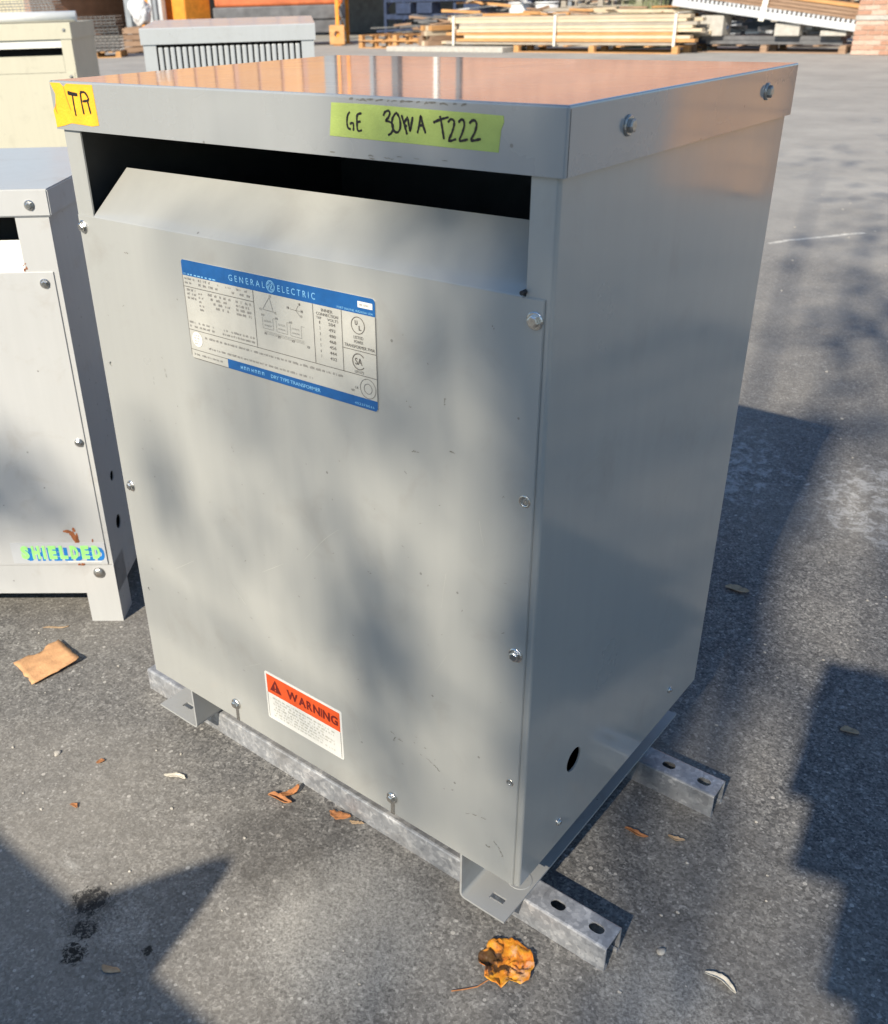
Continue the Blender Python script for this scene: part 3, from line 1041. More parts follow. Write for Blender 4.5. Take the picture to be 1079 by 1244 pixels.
for idx in ((0, 1), (2, 3), (4,), (5,), (6, 7), (8,), (9, 10), (11, 12), (13,), (14,), (15,)):
    bm = bmesh.new()
    for k in idx:
        bm_ribbon(bm, smooth_line(mmf(TAPE_STROKES[k]), 6), 0.0021, yl - 0.0006 - 0.00002 * k, RND)
    flat('letter', bm, M_MARK, tape)
tr = prism('orange_tape', mmf(TR), 'y', yl - 0.0005, yl + 0.0001, M_TAPEO, T)
tr['label'] = 'torn amber tape marked TR'
for idx in ((0, 1), (2, 3, 4)):
    bm = bmesh.new()
    for k in idx:
        bm_ribbon(bm, smooth_line(mmf(TR_STROKES[k]), 6), 0.0046 if k == 0 else 0.0028, yl - 0.0007 - 0.00002 * k, RND)
    flat('letter', bm, M_MARK, tr)
bm = bmesh.new()
for s in ([(24, 988), (27, 975), (32, 962)], [(2, 968), (0.5, 962), (3, 957)]):
    bm_ribbon(bm, smooth_line(mmf(s), 5), 0.0014, yl - 0.0007, RND, True)
flat('tear_crease', bm, simple('tape_crease', (0.50, 0.16, 0.03), 0.7), tr)

# --- scuffs and rubbed paint -------------------------------------------------------
SCUFF = [[(500, 261), (507, 256), (504, 248)], [(512, 255), (522, 253)], [(546, 250), (565, 245), (577, 238)], [(616, 194), (630, 201), (645, 203)], [(657, 175), (665, 169), (670, 158)], [(646, 161), (653, 161)], [(533, 711), (539, 705)], [(582, 724), (581, 718)], [(540, 657), (548, 659)], [(588, 670), (594, 669)], [(140, 661), (143, 646)], [(98, 802), (89, 802)], [(634, 807), (636, 804)]]
bm = bmesh.new()
for s in SCUFF:
    pts = smooth_line(mmf(s), 7)
    pts = [(x + RND.uniform(-0.0012, 0.0012), z + RND.uniform(-0.0012, 0.0012)) for x, z in pts]
    i = 0
    while i < len(pts) - 2:
        k = RND.randint(2, 4)
        bm_ribbon(bm, pts[i:i + k + 1], RND.uniform(0.0006, 0.0016), -0.0003, RND, True)
        i += k + RND.randint(0, 2)
for _ in range(70):
    x, z = RND.uniform(0.03, 0.67), RND.uniform(0.15, 0.82)
    if 0.19 < x < 0.51 and 0.68 < z or 0.26 < x < 0.43 and z < 0.26:
        continue
    bm_ribbon(bm, [(x, z), (x + RND.uniform(-0.002, 0.002), z + RND.uniform(-0.002, 0.002)), (x + RND.uniform(-0.003, 0.003), z - 0.001)], RND.uniform(0.0004, 0.0010), -0.0003, RND, True)
flat('scuff_marks', bm, M_SCUFF, T)
bm = bmesh.new()
for x0_, x1_, z in ((0.474, 0.600, ZT - 0.003),):
    x = x0_
    while x < x1_:
        e = x + RND.uniform(0.002, 0.009)
        bm_ribbon(bm, [(x, z + RND.uniform(-0.0015, 0.0005)), ((x + e) / 2, z), (e, z + RND.uniform(-0.0015, 0.0005))], RND.uniform(0.0008, 0.0022), yl - 0.0002, RND, True)
        x = e + RND.uniform(0, 0.006)
for k in range(8):
    x = RND.uniform(0.44, 0.58)
    z = ZL + RND.uniform(0.001, 0.006)
    bm_ribbon(bm, [(x, z), (x + RND.uniform(0.001, 0.006), z + RND.uniform(-0.001, 0.001)), (x + 0.006, z)], RND.uniform(0.0006, 0.0016), yl - 0.0002, RND, True)
flat('scuff_marks', bm, M_SCUFF, lid)
bm = bmesh.new()
for s in ([(368, 462), (406, 505), (430, 526)], [(287, 413), (330, 442)]):
    bm_ribbon(bm, smooth_line(mmf(s), 8), 0.0007, -0.0003, RND, True)
rs_ = random.Random(31)
for _ in range(12):
    x, z = rs_.uniform(0.04, 0.66), rs_.uniform(0.14, 0.66)
    if 0.26 < x < 0.43 and z < 0.27:
        continue
    a_, L_ = rs_.gauss(1.2, 0.7), rs_.uniform(0.01, 0.06)
    bm_ribbon(bm, [(x, z), (x + math.cos(a_) * L_ / 2 + rs_.uniform(-0.001, 0.001), z + math.sin(a_) * L_ / 2), (x + math.cos(a_) * L_, z + math.sin(a_) * L_)], rs_.uniform(0.0003, 0.0008), -0.00025, rs_, True)
flat('faint_scratches', bm, simple('faint_scratch', (0.40, 0.40, 0.375), 0.5), T)

# ------------------------------------------------------------------ struts
def strut(x0, x1, y0, label):
    s, t, lip = 0.0413, 0.0027, 0.008
    r = 0.003
    P = [(0, 0), (0, s - r), (r * 0.3, s - r * 0.3), (r, s), (s - r, s), (s - r * 0.3, s - r * 0.3), (s, s - r), (s, 0),
         (s - lip, 0), (s - lip, 0.007), (s - lip + t, 0.007), (s - lip + t, t), (s - t, t), (s - t, s - t), (t, s - t), (t, t), (lip - t, t), (lip - t, 0.007), (lip, 0.007), (lip, 0)]
    o = prism('strut_channel', [(y0 + a, b) for a, b in P], 'x', x0, x1, M_GALV)
    cutters = []
    x = x1 - 0.024
    while x > x0 + 0.02:
        if x > W - 0.03 or x < 0.0:
            bm = bmesh.new()
            yc = y0 + s / 2
            pts = [(x + 0.003 + 0.0072 * math.cos(a), yc + 0.0072 * math.sin(a)) for a in [math.radians(-90 + k * 22.5) for k in range(9)]]
            pts += [(x - 0.003 + 0.0072 * math.cos(a), yc + 0.0072 * math.sin(a)) for a in [math.radians(90 + k * 22.5) for k in range(9)]]
            bm_prism(bm, pts, 'z', 0.03, 0.05)
            cutters.append(bm)
        x -= 0.0548
    cut(o, cutters)
    tag(o, label, 'strut channel', 'struts under the middle transformer')


strut(-0.099, 0.793, 0.0482, 'galvanised slotted steel strut under the front edge of the middle transformer')
strut(-0.099, 0.794, 0.3687, 'galvanised slotted steel strut under the rear of the middle transformer')


# ------------------------------------------------------------------ other transformers
def cabinet(label, loc, rz, w, d, h, lid_h, mat, lidmat, slot=(0.045, 0.055), leg=0.13, rail=0.065, group=None):
    """ventilated cabinet; local origin at the front right foot, x runs to the left as negative"""
    t = empty('transformer', loc, rz, label, 'transformer', group)
    zl = h - lid_h
    post = slot[1]
    for x0 in (-w, -0.002):
        box('side_panel', x0, x0 + 0.002, 0, d, 0.0 if False else leg - rail, zl + 0.02, mat, t)
    box('back_panel', -w + 0.002, -0.002, d - 0.003, d - 0.0005, leg - rail, zl + 0.02, mat, t)
    box('post', -post, -0.0022, 0.0004, 0.003, leg, zl + 0.01, mat, t)
    box('post', -w + 0.0022, -w + post, 0.0004, 0.003, leg, zl + 0.01, mat, t)
    for x0, y0 in ((-w, 0.0008), (-0.062, 0.0008), (-w, d - 0.06), (-0.062, d - 0.06)):
        bm = bmesh.new()
        bm_box(bm, x0, x0 + 0.062, y0 - 0.0016, y0 + 0.0012, 0, leg - 0.001)
        xx = x0 + 0.0595 if x0 > -0.1 else x0
        bm_box(bm, xx, xx + 0.0025, y0 + 0.0012, y0 + 0.06, 0, leg - 0.001)
        put('leg', me_from(bm, 'leg'), mat, t)
    box('base_rail', -w + 0.0625, -0.0625, 0.0002, 0.004, rail, leg - 0.0012, mat, t)
    box('floor_plate', -w + 0.003, -0.003, 0.005, d - 0.005, rail + 0.004, rail + 0.008, M_BLACK, t)
    box('cavity_shade', -w + 0.004, -0.004, 0.09, 0.092, rail + 0.01, zl, M_BLACK, t)  # blackened like the floor plate, for the unlit inside
    bm = bmesh.new()
    bm_box(bm, -w - 0.006, 0.006, -0.004, d + 0.004, zl, h)
    bmesh.ops.bevel(bm, geom=list(bm.edges), offset=0.002, segments=2, affect='EDGES')
    put('lid', me_from(bm, 'lid'), lidmat, t)
    return t


# light grey one on the left with the green SHIELDED sticker
A = cabinet('light grey transformer with green SHIELDED sticker and rust streak, cut by the left edge', (-0.309, 0.147, 0), math.radians(38),
            0.62, 0.49, 0.820, 0.042, M_LIGHT, M_LIGHT)
box('front_panel', -0.615, -0.009, -0.0018, 0.0002, 0.130, 0.690, M_LIGHT, A, 0.0007)
prism('vent_deflector', [(0.0, 0.690), (0.040, 0.733), (0.042, 0.732), (0.002, 0.688)], 'x', -0.565, -0.0555, simple('white_deflector', (0.72, 0.71, 0.66), 0.5), A)
for x, z in ((-0.026, 0.671), (-0.020, 0.385), (-0.020, 0.24)):
    if z > 0.3:
        bolt(A, (x, -0.0018, z), 'front')
bolt(A, (-0.026, -0.004, 0.796), 'front')
for x in (-0.030,):
    bm = bmesh.new()
    bmesh.ops.create_uvsphere(bm, u_segments=20, v_segments=10, radius=0.0115)
    bmesh.ops.scale(bm, vec=(1, 0.55, 1), verts=bm.verts)
    bmesh.ops.translate(bm, vec=(x, -0.001, 0.112), verts=bm.verts)
    put('carriage_bolt', me_from(bm, 'carriage_bolt', True), M_DULLBOLT, A)
sideA = [c for c in A.children if c.name.startswith('side_panel') and max(v.co.x for v in c.data.vertices) > -0.1][0]
cut(sideA, [cutter_cyl((-0.02, 0.0755, 0.281), (0.02, 0.0755, 0.281), 0.010), cutter_cyl((-0.02, 0.0675, 0.1865), (0.02, 0.0675, 0.1865), 0.014)])
st = box('lettered_sticker', -0.190, -0.0095, -0.0026, -0.0016, 0.1345, 0.1790, simple('clear_sticker_film', (0.47, 0.485, 0.50), 0.3, 0, 0.05, 20), A)
st['label'] = 'sticker reading SHIELDED in green with blue shadow'
letters('letter_shadow', 'SHIELDED', -0.1635, -0.0120, 0.1400, 0.1690, -0.0028, M_BLUEL, st, 0.09, 0.20, True)
letters('letter', 'SHIELDED', -0.1720, -0.0200, 0.1440, 0.1730, -0.0031, M_GREENL, st, 0.065, 0.20, True)
bm = bmesh.new()
bm_rect(bm, -0.085, -0.020, 0.1365, 0.1392, -0.0029)
flat('white_line', bm, M_WHITE, st)
bm = bmesh.new()
for s, wd in (([(-83, 204), (-72, 203), (-66, 196), (-63, 184), (-60, 176)], 0.009), ([(-63, 212), (-62, 206), (-60, 203)], 0.006), ([(-58, 200), (-59, 185), (-58, 178)], 0.006), ([(-30, 187), (-31, 180)], 0.003)):
    bm_ribbon(bm, smooth_line(mmf(s), 6), wd, -0.0022, RND, True)
flat('rust_streak', bm, M_RUST, A)
bm = bmesh.new()
for _ in range(12):
    x, z = -0.054 + RND.uniform(-0.003, 0.003), 0.692 + RND.uniform(0.0, 0.014)
    bm_ring(bm, x, z, 0, RND.uniform(0.0006, 0.0016), -0.0001, 9)
for _ in range(10):
    bm_ring(bm, -0.062 + RND.uniform(-0.008, 0.008), 0.131 + RND.uniform(-0.001, 0.003), 0, RND.uniform(0.0008, 0.002), -0.0023, 9)
flat('rust_spots', bm, M_RUST, A)

# cream one behind it
B = cabinet('cream transformer with a dark vent slot behind the light grey one', (-3.66, 2.48, 0), math.radians(43), 1.0, 0.56, 1.0, 0.078, M_CREAM, M_CREAM, (0.05, 0.055))
box('front_panel', -0.99, -0.010, -0.002, 0.0002, 0.13, 0.765, M_CREAM, B, 0.001)
box('upper_panel', -0.945, -0.056, -0.001, 0.0004, 0.767, 0.848, M_CREAM, B)
box('bright_trim', -0.945, -0.056, 0.006, 0.008, 0.884, 0.920, M_WHITE, B)
for x, z in ((-0.03, 0.745), (-0.03, 0.965)):
    bolt(B, (x, -0.004, z), 'front', BOLTP)
o = cyl('pipe', (-4.42, 1.90, 1.0265), (-3.76, 2.60, 1.0265), 0.026, M_PVC, None)
tag(o, 'white plastic pipe lying on top of the cream transformer', 'pipe')

# pale grey one with the row of upright vent bars
G = empty('transformer', (-2.10, 2.66, 0), math.radians(45), 'pale grey transformer with a row of upright vent bars, behind the middle one', 'transformer')
gw, gd, gh, gl_ = 0.738, 0.60, 0.980, 0.064
bm = bmesh.new()
bm_prism(bm, [(-0.006, gh - gl_), (-0.006, gh - 0.004), (-0.002, gh), (gd + 0.002, gh + 0.022), (gd + 0.006, gh + 0.018), (gd + 0.006, gh - gl_)], 'x', -gw - 0.008, 0.008)
put('lid', me_from(bm, 'lid'), M_PALE, G)
for x0 in (-gw, -0.002):
    box('side_panel', x0, x0 + 0.002, 0, gd, 0.05, gh - gl_ + 0.01, M_PALE, G)
box('back_panel', -gw + 0.002, -0.002, gd - 0.003, gd, 0.05, gh - gl_ + 0.01, M_PALE, G)
box('post', -gw + 0.0022, -gw + 0.055, 0.0, 0.02, 0.05, gh - gl_, M_PALE, G)
box('post', -0.055, -0.0022, 0.0, 0.02, 0.05, gh - gl_, M_PALE, G)
box('front_panel', -gw + 0.056, -0.056, 0.0, 0.02, 0.05, 0.80, M_PALE, G)
box('cavity_shade', -gw + 0.01, -0.01, 0.10, 0.105, 0.1, gh - gl_, M_BLACK, G)  # black sheet in place of the shade behind the bars
bar = box_me('vent_bar', -0.0095, 0.0095, 0.0, 0.016, 0.8005, gh - gl_ - 0.012, 0.004)
bar.materials.append(M_PALE)
for k in range(24):
    put('vent_bar', bar, None, G, (-0.072 - k * (gw - 0.144) / 23, 0.002, 0))
for x0 in (-gw, -0.07):
    box('skid', x0, x0 + 0.07, 0.0, gd, 0, 0.05, M_DKSTEEL, G)


# ------------------------------------------------------------------ litter
def leaf(name, label, cat, loc, rz, L, Wd, curl, mat, jag=0.15, group=None, lift=0.0, seed=0, cross=0.35):
    rn = random.Random(seed)
    bm = bmesh.new()
    nu, nv = 12, 5
    grid = []
    for i in range(nu + 1):
        u = i / nu
        hw = Wd / 2 * (math.sin(math.pi * min(1, max(0.0, 0.03 + u * 0.95))) ** 0.6) * (1 + rn.uniform(-jag, jag))
        row = []
        for j in range(nv):
            v = j / (nv - 1) * 2 - 1
            x = (u - 0.5) * L
            z = 0.0015 + lift + curl * L * (4 * (u - 0.5) ** 2) + cross * hw * v * v + rn.uniform(0, 0.0008)
            row.append(bm.verts.new((x, hw * v + 0.12 * L * math.sin(u * 4 + seed), z)))
        grid.append(row)
    for i in range(nu):
        for j in range(nv - 1):
            bm.faces.new((grid[i][j], grid[i + 1][j], grid[i + 1][j + 1], grid[i][j + 1]))
    me = me_from(bm, name, True)
    o = put(name, me, mat, None, (loc[0], loc[1], 0.0), (0, 0, rz))
    md = o.modifiers.new('thickness', 'SOLIDIFY')
    md.thickness = 0.0006
    tag(o, label, cat, group)
    return o


# crumpled round orange leaf
bm = bmesh.new()
out = [(1.0, 0), (0.97, 22), (1.02, 45), (0.98, 70), (1.05, 92), (0.94, 112), (1.02, 135), (0.90, 155), (1.05, 175), (0.98, 198), (0.80, 212), (1.02, 228), (0.95, 250), (0.99, 272), (0.66, 290), (1.0, 305), (1.03, 330), (0.92, 345)]
R0 = 0.0345
rings = []
for k in range(15):
    f = k / 14
    ring = []
    for i in range(54):
        a = i * 360 / 54
        for q in range(len(out)):
            a0_, a1_ = out[q][1], out[(q + 1) % len(out)][1] + (360 if q == len(out) - 1 else 0)
            if a0_ <= a < a1_:
                t_ = (a - a0_) / (a1_ - a0_)
                rad = out[q][0] * (1 - t_) + out[(q + 1) % len(out)][0] * t_
                break
        r = R0 * (f * (1 - f) + rad * f * f if f < 1 else rad)
        r = R0 * f * (1 + (rad - 1) * f)
        x, y = r * math.cos(math.radians(a)), r * math.sin(math.radians(a))
        z = 0.0035 + 0.0035 * f ** 3 + 0.0055 * noise.noise((x * 95, y * 95, 1.3)) + 0.0045 * noise.noise((x * 230, y * 230, 4.1)) - 0.005 * math.exp(-((x + 0.003) / 0.003) ** 2)
        ring.append(bm.verts.new((x, y, max(0.0016, z))))
    rings.append(ring)
for a, b in zip(rings, rings[1:]):
    for i in range(54):
        bm.faces.new((a[i], a[(i + 1) % 54], b[(i + 1) % 54], b[i]))
bmesh.ops.remove_doubles(bm, verts=bm.verts, dist=0.00005)
root = empty('orange_leaf', (0.694, -0.018, 0), 0.45, 'crumpled round orange leaf with dark blotches on the asphalt at the front', 'leaf')
blade = put('blade', me_from(bm, 'blade', True), M_OLEAF, root)
blade.modifiers.new('thickness', 'SOLIDIFY').thickness = 0.0007
bm = bmesh.new()
pv = (-0.018, -0.030, 0.006)
for q in ((-0.030, -0.040, 0.003), (-0.044, -0.046, 0.0022), (-0.060, -0.052, 0.002)):
    bm_cyl(bm, pv, q, 0.0008, seg=6)
    pv = q
put('stalk', me_from(bm, 'stalk'), M_LEAFB, root)

# torn cardboard
bm = bmesh.new()
cc = [(-0.352, -0.066), (-0.325, -0.040), (-0.312, -0.024), (-0.285, 0.000), (-0.348 + 0.06, 0.026 - 0.02), (-0.330, 0.022)]
quad = [Vector((-0.352, -0.066)), Vector((-0.269, -0.080)), Vector((-0.261, 0.014)), Vector((-0.348, 0.026))]
N = 10
gv = []
for i in range(N + 1):
    row = []
    for j in range(N + 1):
        u, v = i / N, j / N
        p = (quad[0] * (1 - u) + quad[1] * u) * (1 - v) + (quad[3] * (1 - u) + quad[2] * u) * v
        e = 0.004 * noise.noise((p.x * 80, p.y * 80, 0)) if i in (0, N) or j in (0, N) else 0
        dent = 0.009 if (i == 0 and 3 < j < 7) else 0
        z = 0.004 + 0.007 * v * v * u + 0.003 * noise.noise((p.x * 25, p.y * 25, 2)) + 0.004 * abs(u - 0.5)
        row.append(bm.verts.new((p.x + 0.305 + e + dent, p.y + 0.026 + e, max(0.002, z))))
    gv.append(row)
for i in range(N):
    for j in range(N):
        bm.faces.new((gv[i][j], gv[i + 1][j], gv[i + 1][j + 1], gv[i][j + 1]))
o = put('cardboard_scrap', me_from(bm, 'cardboard_scrap', True), M_CARD, None, (-0.305, -0.026, 0))
o.modifiers.new('thickness', 'SOLIDIFY').thickness = 0.0009
tag(o, 'torn tan cardboard scrap on the asphalt below the light grey transformer', 'cardboard')

leaf('curled_leaf', 'brown curled leaf bent in two, just in front of the front strut', 'leaf', (0.276, 0.000), 0.5, 0.040, 0.012, 0.10, M_LEAFB, seed=1, cross=1.1)
leaf('curled_leaf', 'upright half of a brown curled leaf touching the front strut', 'leaf', (0.278, 0.020), 1.5, 0.034, 0.011, 0.20, M_LEAFB, seed=2, cross=1.0)
leaf('leaf_fragment', 'flat brown leaf fragment lying against the front strut', 'leaf', (0.366, 0.035), 0.25, 0.034, 0.013, 0.03, M_LEAFB, seed=3, jag=0.4)
leaf('leaf_fragment', 'small tan leaf fragment at the right of the brown one by the strut', 'leaf', (0.396, 0.039), 0.2, 0.022, 0.006, 0.04, M_LEAFT, seed=4, jag=0.4)
leaf('pale_sliver', 'pale leaf sliver on the asphalt left of the warning label', 'leaf', (0.111, -0.067), 0.25, 0.036, 0.010, 0.03, M_LEAFW, seed=5)
leaf('pale_sliver', 'narrow bleached leaf in the lower right corner of the asphalt', 'leaf', (0.911, 0.123), -0.05, 0.040, 0.008, 0.05, M_LEAFW, seed=6, cross=0.9)
leaf('grey_leaf', 'grey curled leaf lying in the transformer shadow at the right', 'leaf', (0.593, 0.973), 0.45, 0.045, 0.022, 0.09, M_LEAFT, seed=7)
leaf('curled_leaf', 'larger brown crescent leaf between the two struts', 'leaf', (0.724, 0.274), 0.35, 0.034, 0.008, 0.02, M_LEAFB, seed=8, cross=1.0)
leaf('curled_leaf', 'smaller tan crescent leaf right of the brown one between the struts', 'leaf', (0.773, 0.300), 0.30, 0.024, 0.007, 0.02, M_LEAFT, seed=9, cross=1.0)
leaf('wood_shaving', 'flat tan wood shaving in the shadow at the lower left', 'wood chip', (0.311, -0.334), 0.15, 0.026, 0.009, 0.0, M_LEAFT, seed=10, cross=0.05)
leaf('leaf_fragment', 'tiny orange-brown leaf bit nearer the cardboard scrap', 'leaf', (-0.011, -0.120), 0.9, 0.013, 0.008, 0.05, M_LEAFB, seed=11)
leaf('leaf_fragment', 'tiny reddish leaf bit farther from the cardboard scrap', 'leaf', (0.037, -0.202), 0.1, 0.014, 0.007, 0.03, M_LEAFB, seed=12)
leaf('leaf_fragment', 'dull brown leaf in the dark shadow at the right edge', 'leaf', (0.895, 0.680), 0.6, 0.028, 0.016, 0.05, M_LEAFT, seed=13)
leaf('twig_bit', 'thin pinkish splinter on the asphalt under the light grey transformer', 'splinter', (-0.395, 0.050), 1.0, 0.050, 0.005, 0.0, M_LEAFT, seed=14, cross=0.2)


def pebble(loc, r, label, seed):
    bm = bmesh.new()
    bmesh.ops.create_icosphere(bm, subdivisions=2, radius=r)
    for v in bm.verts:
        v.co *= 1 + 0.35 * noise.noise(v.co * (1.2 / r) + Vector((seed, 0, 0)))
    bmesh.ops.scale(bm, vec=(1.2, 0.85, 0.55), verts=bm.verts)
    o = put('pebble', me_from(bm, 'pebble', True), M_STONE, None, (loc[0], loc[1], r * 0.3), (0, 0, seed))
    tag(o, label, 'pebble', 'pale pebbles on the asphalt')


pebble((0.836, 0.118), 0.0052, 'pale oval pebble left of the narrow bleached leaf', 1)
pebble((-0.083, -0.152), 0.0055, 'pale pebble on the asphalt below the cardboard scrap', 2)
rp = random.Random(12)
GR = bmesh.new()
cnt = 0
while cnt < 300:
    x, y = rp.uniform(-0.9, 1.25), rp.uniform(-0.45, 6.0) if cnt < 150 else rp.uniform(-0.42, 1.2)
    if -0.12 < x < 0.8 and 0 < y < 0.52:
        continue
    if x < -0.2 and y > 0.1 and y < 2.5 and x < -0.3:
        continue
    r = rp.uniform(0.0009, 0.0026) * (1.0 if y < 1.2 else 1.8)
    res = bmesh.ops.create_icosphere(GR, subdivisions=1, radius=r)
    for v in res['verts']:
        v.co = Vector((v.co.x * rp.uniform(0.8, 1.6), v.co.y, v.co.z * 0.6))
    bmesh.ops.translate(GR, vec=(x, y, r * 0.35), verts=res['verts'])
    cnt += 1
o = put('grit', me_from(GR, 'grit'), M_STONE)
tag(o, 'loose pale grit scattered over the asphalt', 'grit', kind='stuff')


# ------------------------------------------------------------------ yard behind
def pallet(label, loc, rz, L, Wd, mat, layers=1, group=None, name='pallet'):
    root = empty(name, loc, rz, label, 'pallet', group)
    dk = box_me('deck_board', -L / 2, L / 2, -0.05, 0.05, 0, 0.02)
    dk.materials.append(mat)
    dkx = box_me('deck_board', -0.05, 0.05, -Wd / 2, Wd / 2, 0, 0.02)
    dkx.materials.append(mat)
    sg = box_me('stringer', -L / 2, L / 2, -0.025, 0.025, 0, 0.10)
    sg.materials.append(mat)
    bl = box_me('block', -0.06, 0.06, -0.05, 0.05, 0, 0.09)
    bl.materials.append(mat)
    for q in range(layers):
        z = q * 0.155
        for y in (-Wd / 2 + 0.05, 0, Wd / 2 - 0.05):
            put('deck_board', dk, None, root, (0, y, z))
            for x in (-L / 2 + 0.07, 0, L / 2 - 0.07):
                put('block', bl, None, root, (x, y, z + 0.0205))
        for i in range(7):
            put('deck_board', dkx, None, root, (-L / 2 + 0.06 + i * (L - 0.12) / 6, 0, z + 0.111))
    return root


def planks(label, loc, rz, L, rows, th, wd, per, mats, name='lumber_bundle', seed=0, cat='lumber', tilt=0.0):
    rn = random.Random(seed)
    root = empty(name, loc, rz, label, cat)
    root.rotation_euler = (0, tilt, rz)
    for r in range(rows):
        for c in range(per):
            l2 = L * rn.uniform(0.9, 1.0)
            me = box_me('plank', -l2 / 2, l2 / 2, 0, wd - 0.006, 0, th - 0.004)
            me.materials.append(rn.choice(mats))
            put('plank', me, None, root, (rn.uniform(-0.06, 0.06) * L, c * wd + rn.uniform(-0.03, 0.03), r * th + 0.002), (0, 0, rn.uniform(-0.006, 0.006)))
    return root


def wire_stack(label, loc, rz, L, Wd, n, dz, mat, seed=0):
    """stack of welded wire decks; each deck its own part"""
    root = empty('wire_deck_stack', loc, rz, label, 'wire decks')
    bm = bmesh.new()
    k = int(L / 0.10)
    for i in range(k + 1):
        x = -L / 2 + i * L / k
        bm_box(bm, x - 0.008, x + 0.008, -Wd / 2, Wd / 2, 0.02, 0.032)
        bm_box(bm, x - 0.008, x + 0.008, -Wd / 2, -Wd / 2 + 0.012, -0.035, 0.03)
    for j in range(7):
        y = -Wd / 2 + j * Wd / 6
        bm_box(bm, -L / 2, L / 2, y - 0.008, y + 0.008, 0.008, 0.020)
    bm_box(bm, -L / 2, L / 2, -Wd / 2 - 0.004, -Wd / 2 + 0.01, -0.04, -0.028)
    me = me_from(bm, 'wire_deck')
    me.materials.append(mat)
    rn = random.Random(seed)
    for i in range(n):
        put('wire_deck', me, None, root, (rn.uniform(-0.03, 0.03), rn.uniform(-0.03, 0.03), 0.045 + i * dz), (0, 0, rn.uniform(-0.02, 0.02)))
    return root


# building: brick upper wall over a long open bay, seen in the lid's reflection and at the right
bld = empty('building', (-12, 22.5, 0), 0, 'brick building with a long dark open bay behind the stacked lumber', 'building')
def bbox(nm, x0, x1, y0, y1, z0, z1, mat, bev=0):
    return box(nm, x0 + 12, x1 + 12, y0 - 22.5, y1 - 22.5, z0, z1, mat, bld, bev)
bbox('upper_wall', -36, 6, 22.5, 22.9, 2.15, 7.0, M_BRICK)
bbox('back_wall', -36, 6, 28.0, 28.3, 0, 7.0, M_MACH)
bbox('end_wall', -36.4, -36.003, 22.5, 28.3, 0, 7.0, M_BRICK)
bbox('end_wall', 6.003, 6.4, 22.5, 28.3, 0, 7.0, M_BRICK)
bbox('bay_ceiling', -36, 6, 22.903, 27.997, 2.2, 2.4, M_MACH)
bbox('ground_wall', -3.9, 6, 22.5, 22.9, 0, 2.147, M_BRICK)
bbox('roof', -36.5, 6.5, 22.4, 28.4, 7.003, 7.2, M_CONC)
for x in (-30, -25, -20, -12.2, -8.2):
    bbox('bay_column', x - 0.15, x + 0.15, 22.55, 22.85, 0, 2.147, M_STEELCOL)
sx = lambda x: 1.0959 + (x - 1.0959) * (23.2 / 21.7)
for i in range(11):
    x = sx(-29.6 + i * 0.98)
    bbox('cladding_board', x, x + (0.98 * 1.069 - (0.14 if i % 3 else 0.26)), 22.44, 22.497, 2.2, 4.6, M_PLY)
for x, wd, m_, d_ in ((-18.72, 0.42, M_STEELCOL, 0.3), (-17.33, 0.14, M_STEELCOL, 0.12), (-16.46, 0.22, M_MACH, 0.2), (-15.16, 0.13, M_WHITE, 0.12), (-14.45, 0.13, M_MACH, 0.12)):
    bbox('facade_pipe', sx(x) - wd / 2, sx(x) + wd / 2, 22.48 - d_, 22.48, 2.16, 6.6, m_)

# brick wall at the right with single bricks where they can be told apart
wx0, wx1, wy0, wy1 = -4.27, -2.0, 18.12, 18.55
bw = empty('brick_wall', (wx0, wy0, 0), 0, 'red brick wall end with a grey concrete band at the far right', 'wall')
M_MORT = simple('mortar', (0.46, 0.41, 0.34), 0.95, 0, 0.15, 20, 0.3)
box('mortar_core', 0.012, 0.98, 0.012, wy1 - wy0, 0, 1.40, M_MORT, bw)
box('wall_body', 0.984, wx1 - wx0, 0.002, wy1 - wy0, 0, 3.0, M_BRICK, bw)
box('upper_wall', 0.002, 0.980, 0.002, wy1 - wy0, 1.403, 3.0, M_BRICK, bw)
br = box_me('brick', 0, 0.215, 0, 0.10, 0, 0.065, 0.004, 1)
br.materials.append(M_BRICK1)
brh = box_me('brick', 0, 0.1025, 0, 0.10, 0, 0.065, 0.004, 1)
brh.materials.append(M_BRICK1)
for c in range(18):
    z = 0.005 + c * 0.075
    if c == 7:
        continue
    x = 0.0
    if c % 2:
        put('brick', brh, None, bw, (x, RND.uniform(-0.003, 0.003), z))
        x += 0.1125
    while x < 0.86:
        put('brick', br, None, bw, (x, RND.uniform(-0.003, 0.003), z))
        x += 0.225
box('concrete_band', -0.012, 0.975, -0.015, 0.2, 0.527, 0.598, M_CONC, bw, 0.006)

# stacks at the far left
pallet('weathered wooden pallet under the dark wire decks', (-19.95, 14.05, 0), 0.78, 1.2, 1.0, M_WOODO)
wire_stack('dark wire deck stack on a wooden pallet behind the cream transformer', (-19.95, 14.05, 0.131), 0.78, 1.16, 0.95, 11, 0.066, M_DKSTEEL, 1)
for k, (dx, dy) in enumerate(((0, 0), (-1.25, -1.1))):
    p_ = (-25.0 + dx, 15.6 + dy, 0)
    pallet(('nearer ' if k else 'farther ') + 'brown pallet under a tall pale wire deck stack at the far left', p_, 0.72, 1.5, 1.0, M_WOODB)
    wire_stack(('left one' if k else 'right one') + ' of two tall pale wire deck stacks at the top left', (p_[0], p_[1], 0.131), 0.72, 1.5, 0.95, 16, 0.07, M_LTSTEEL, 2 + k)
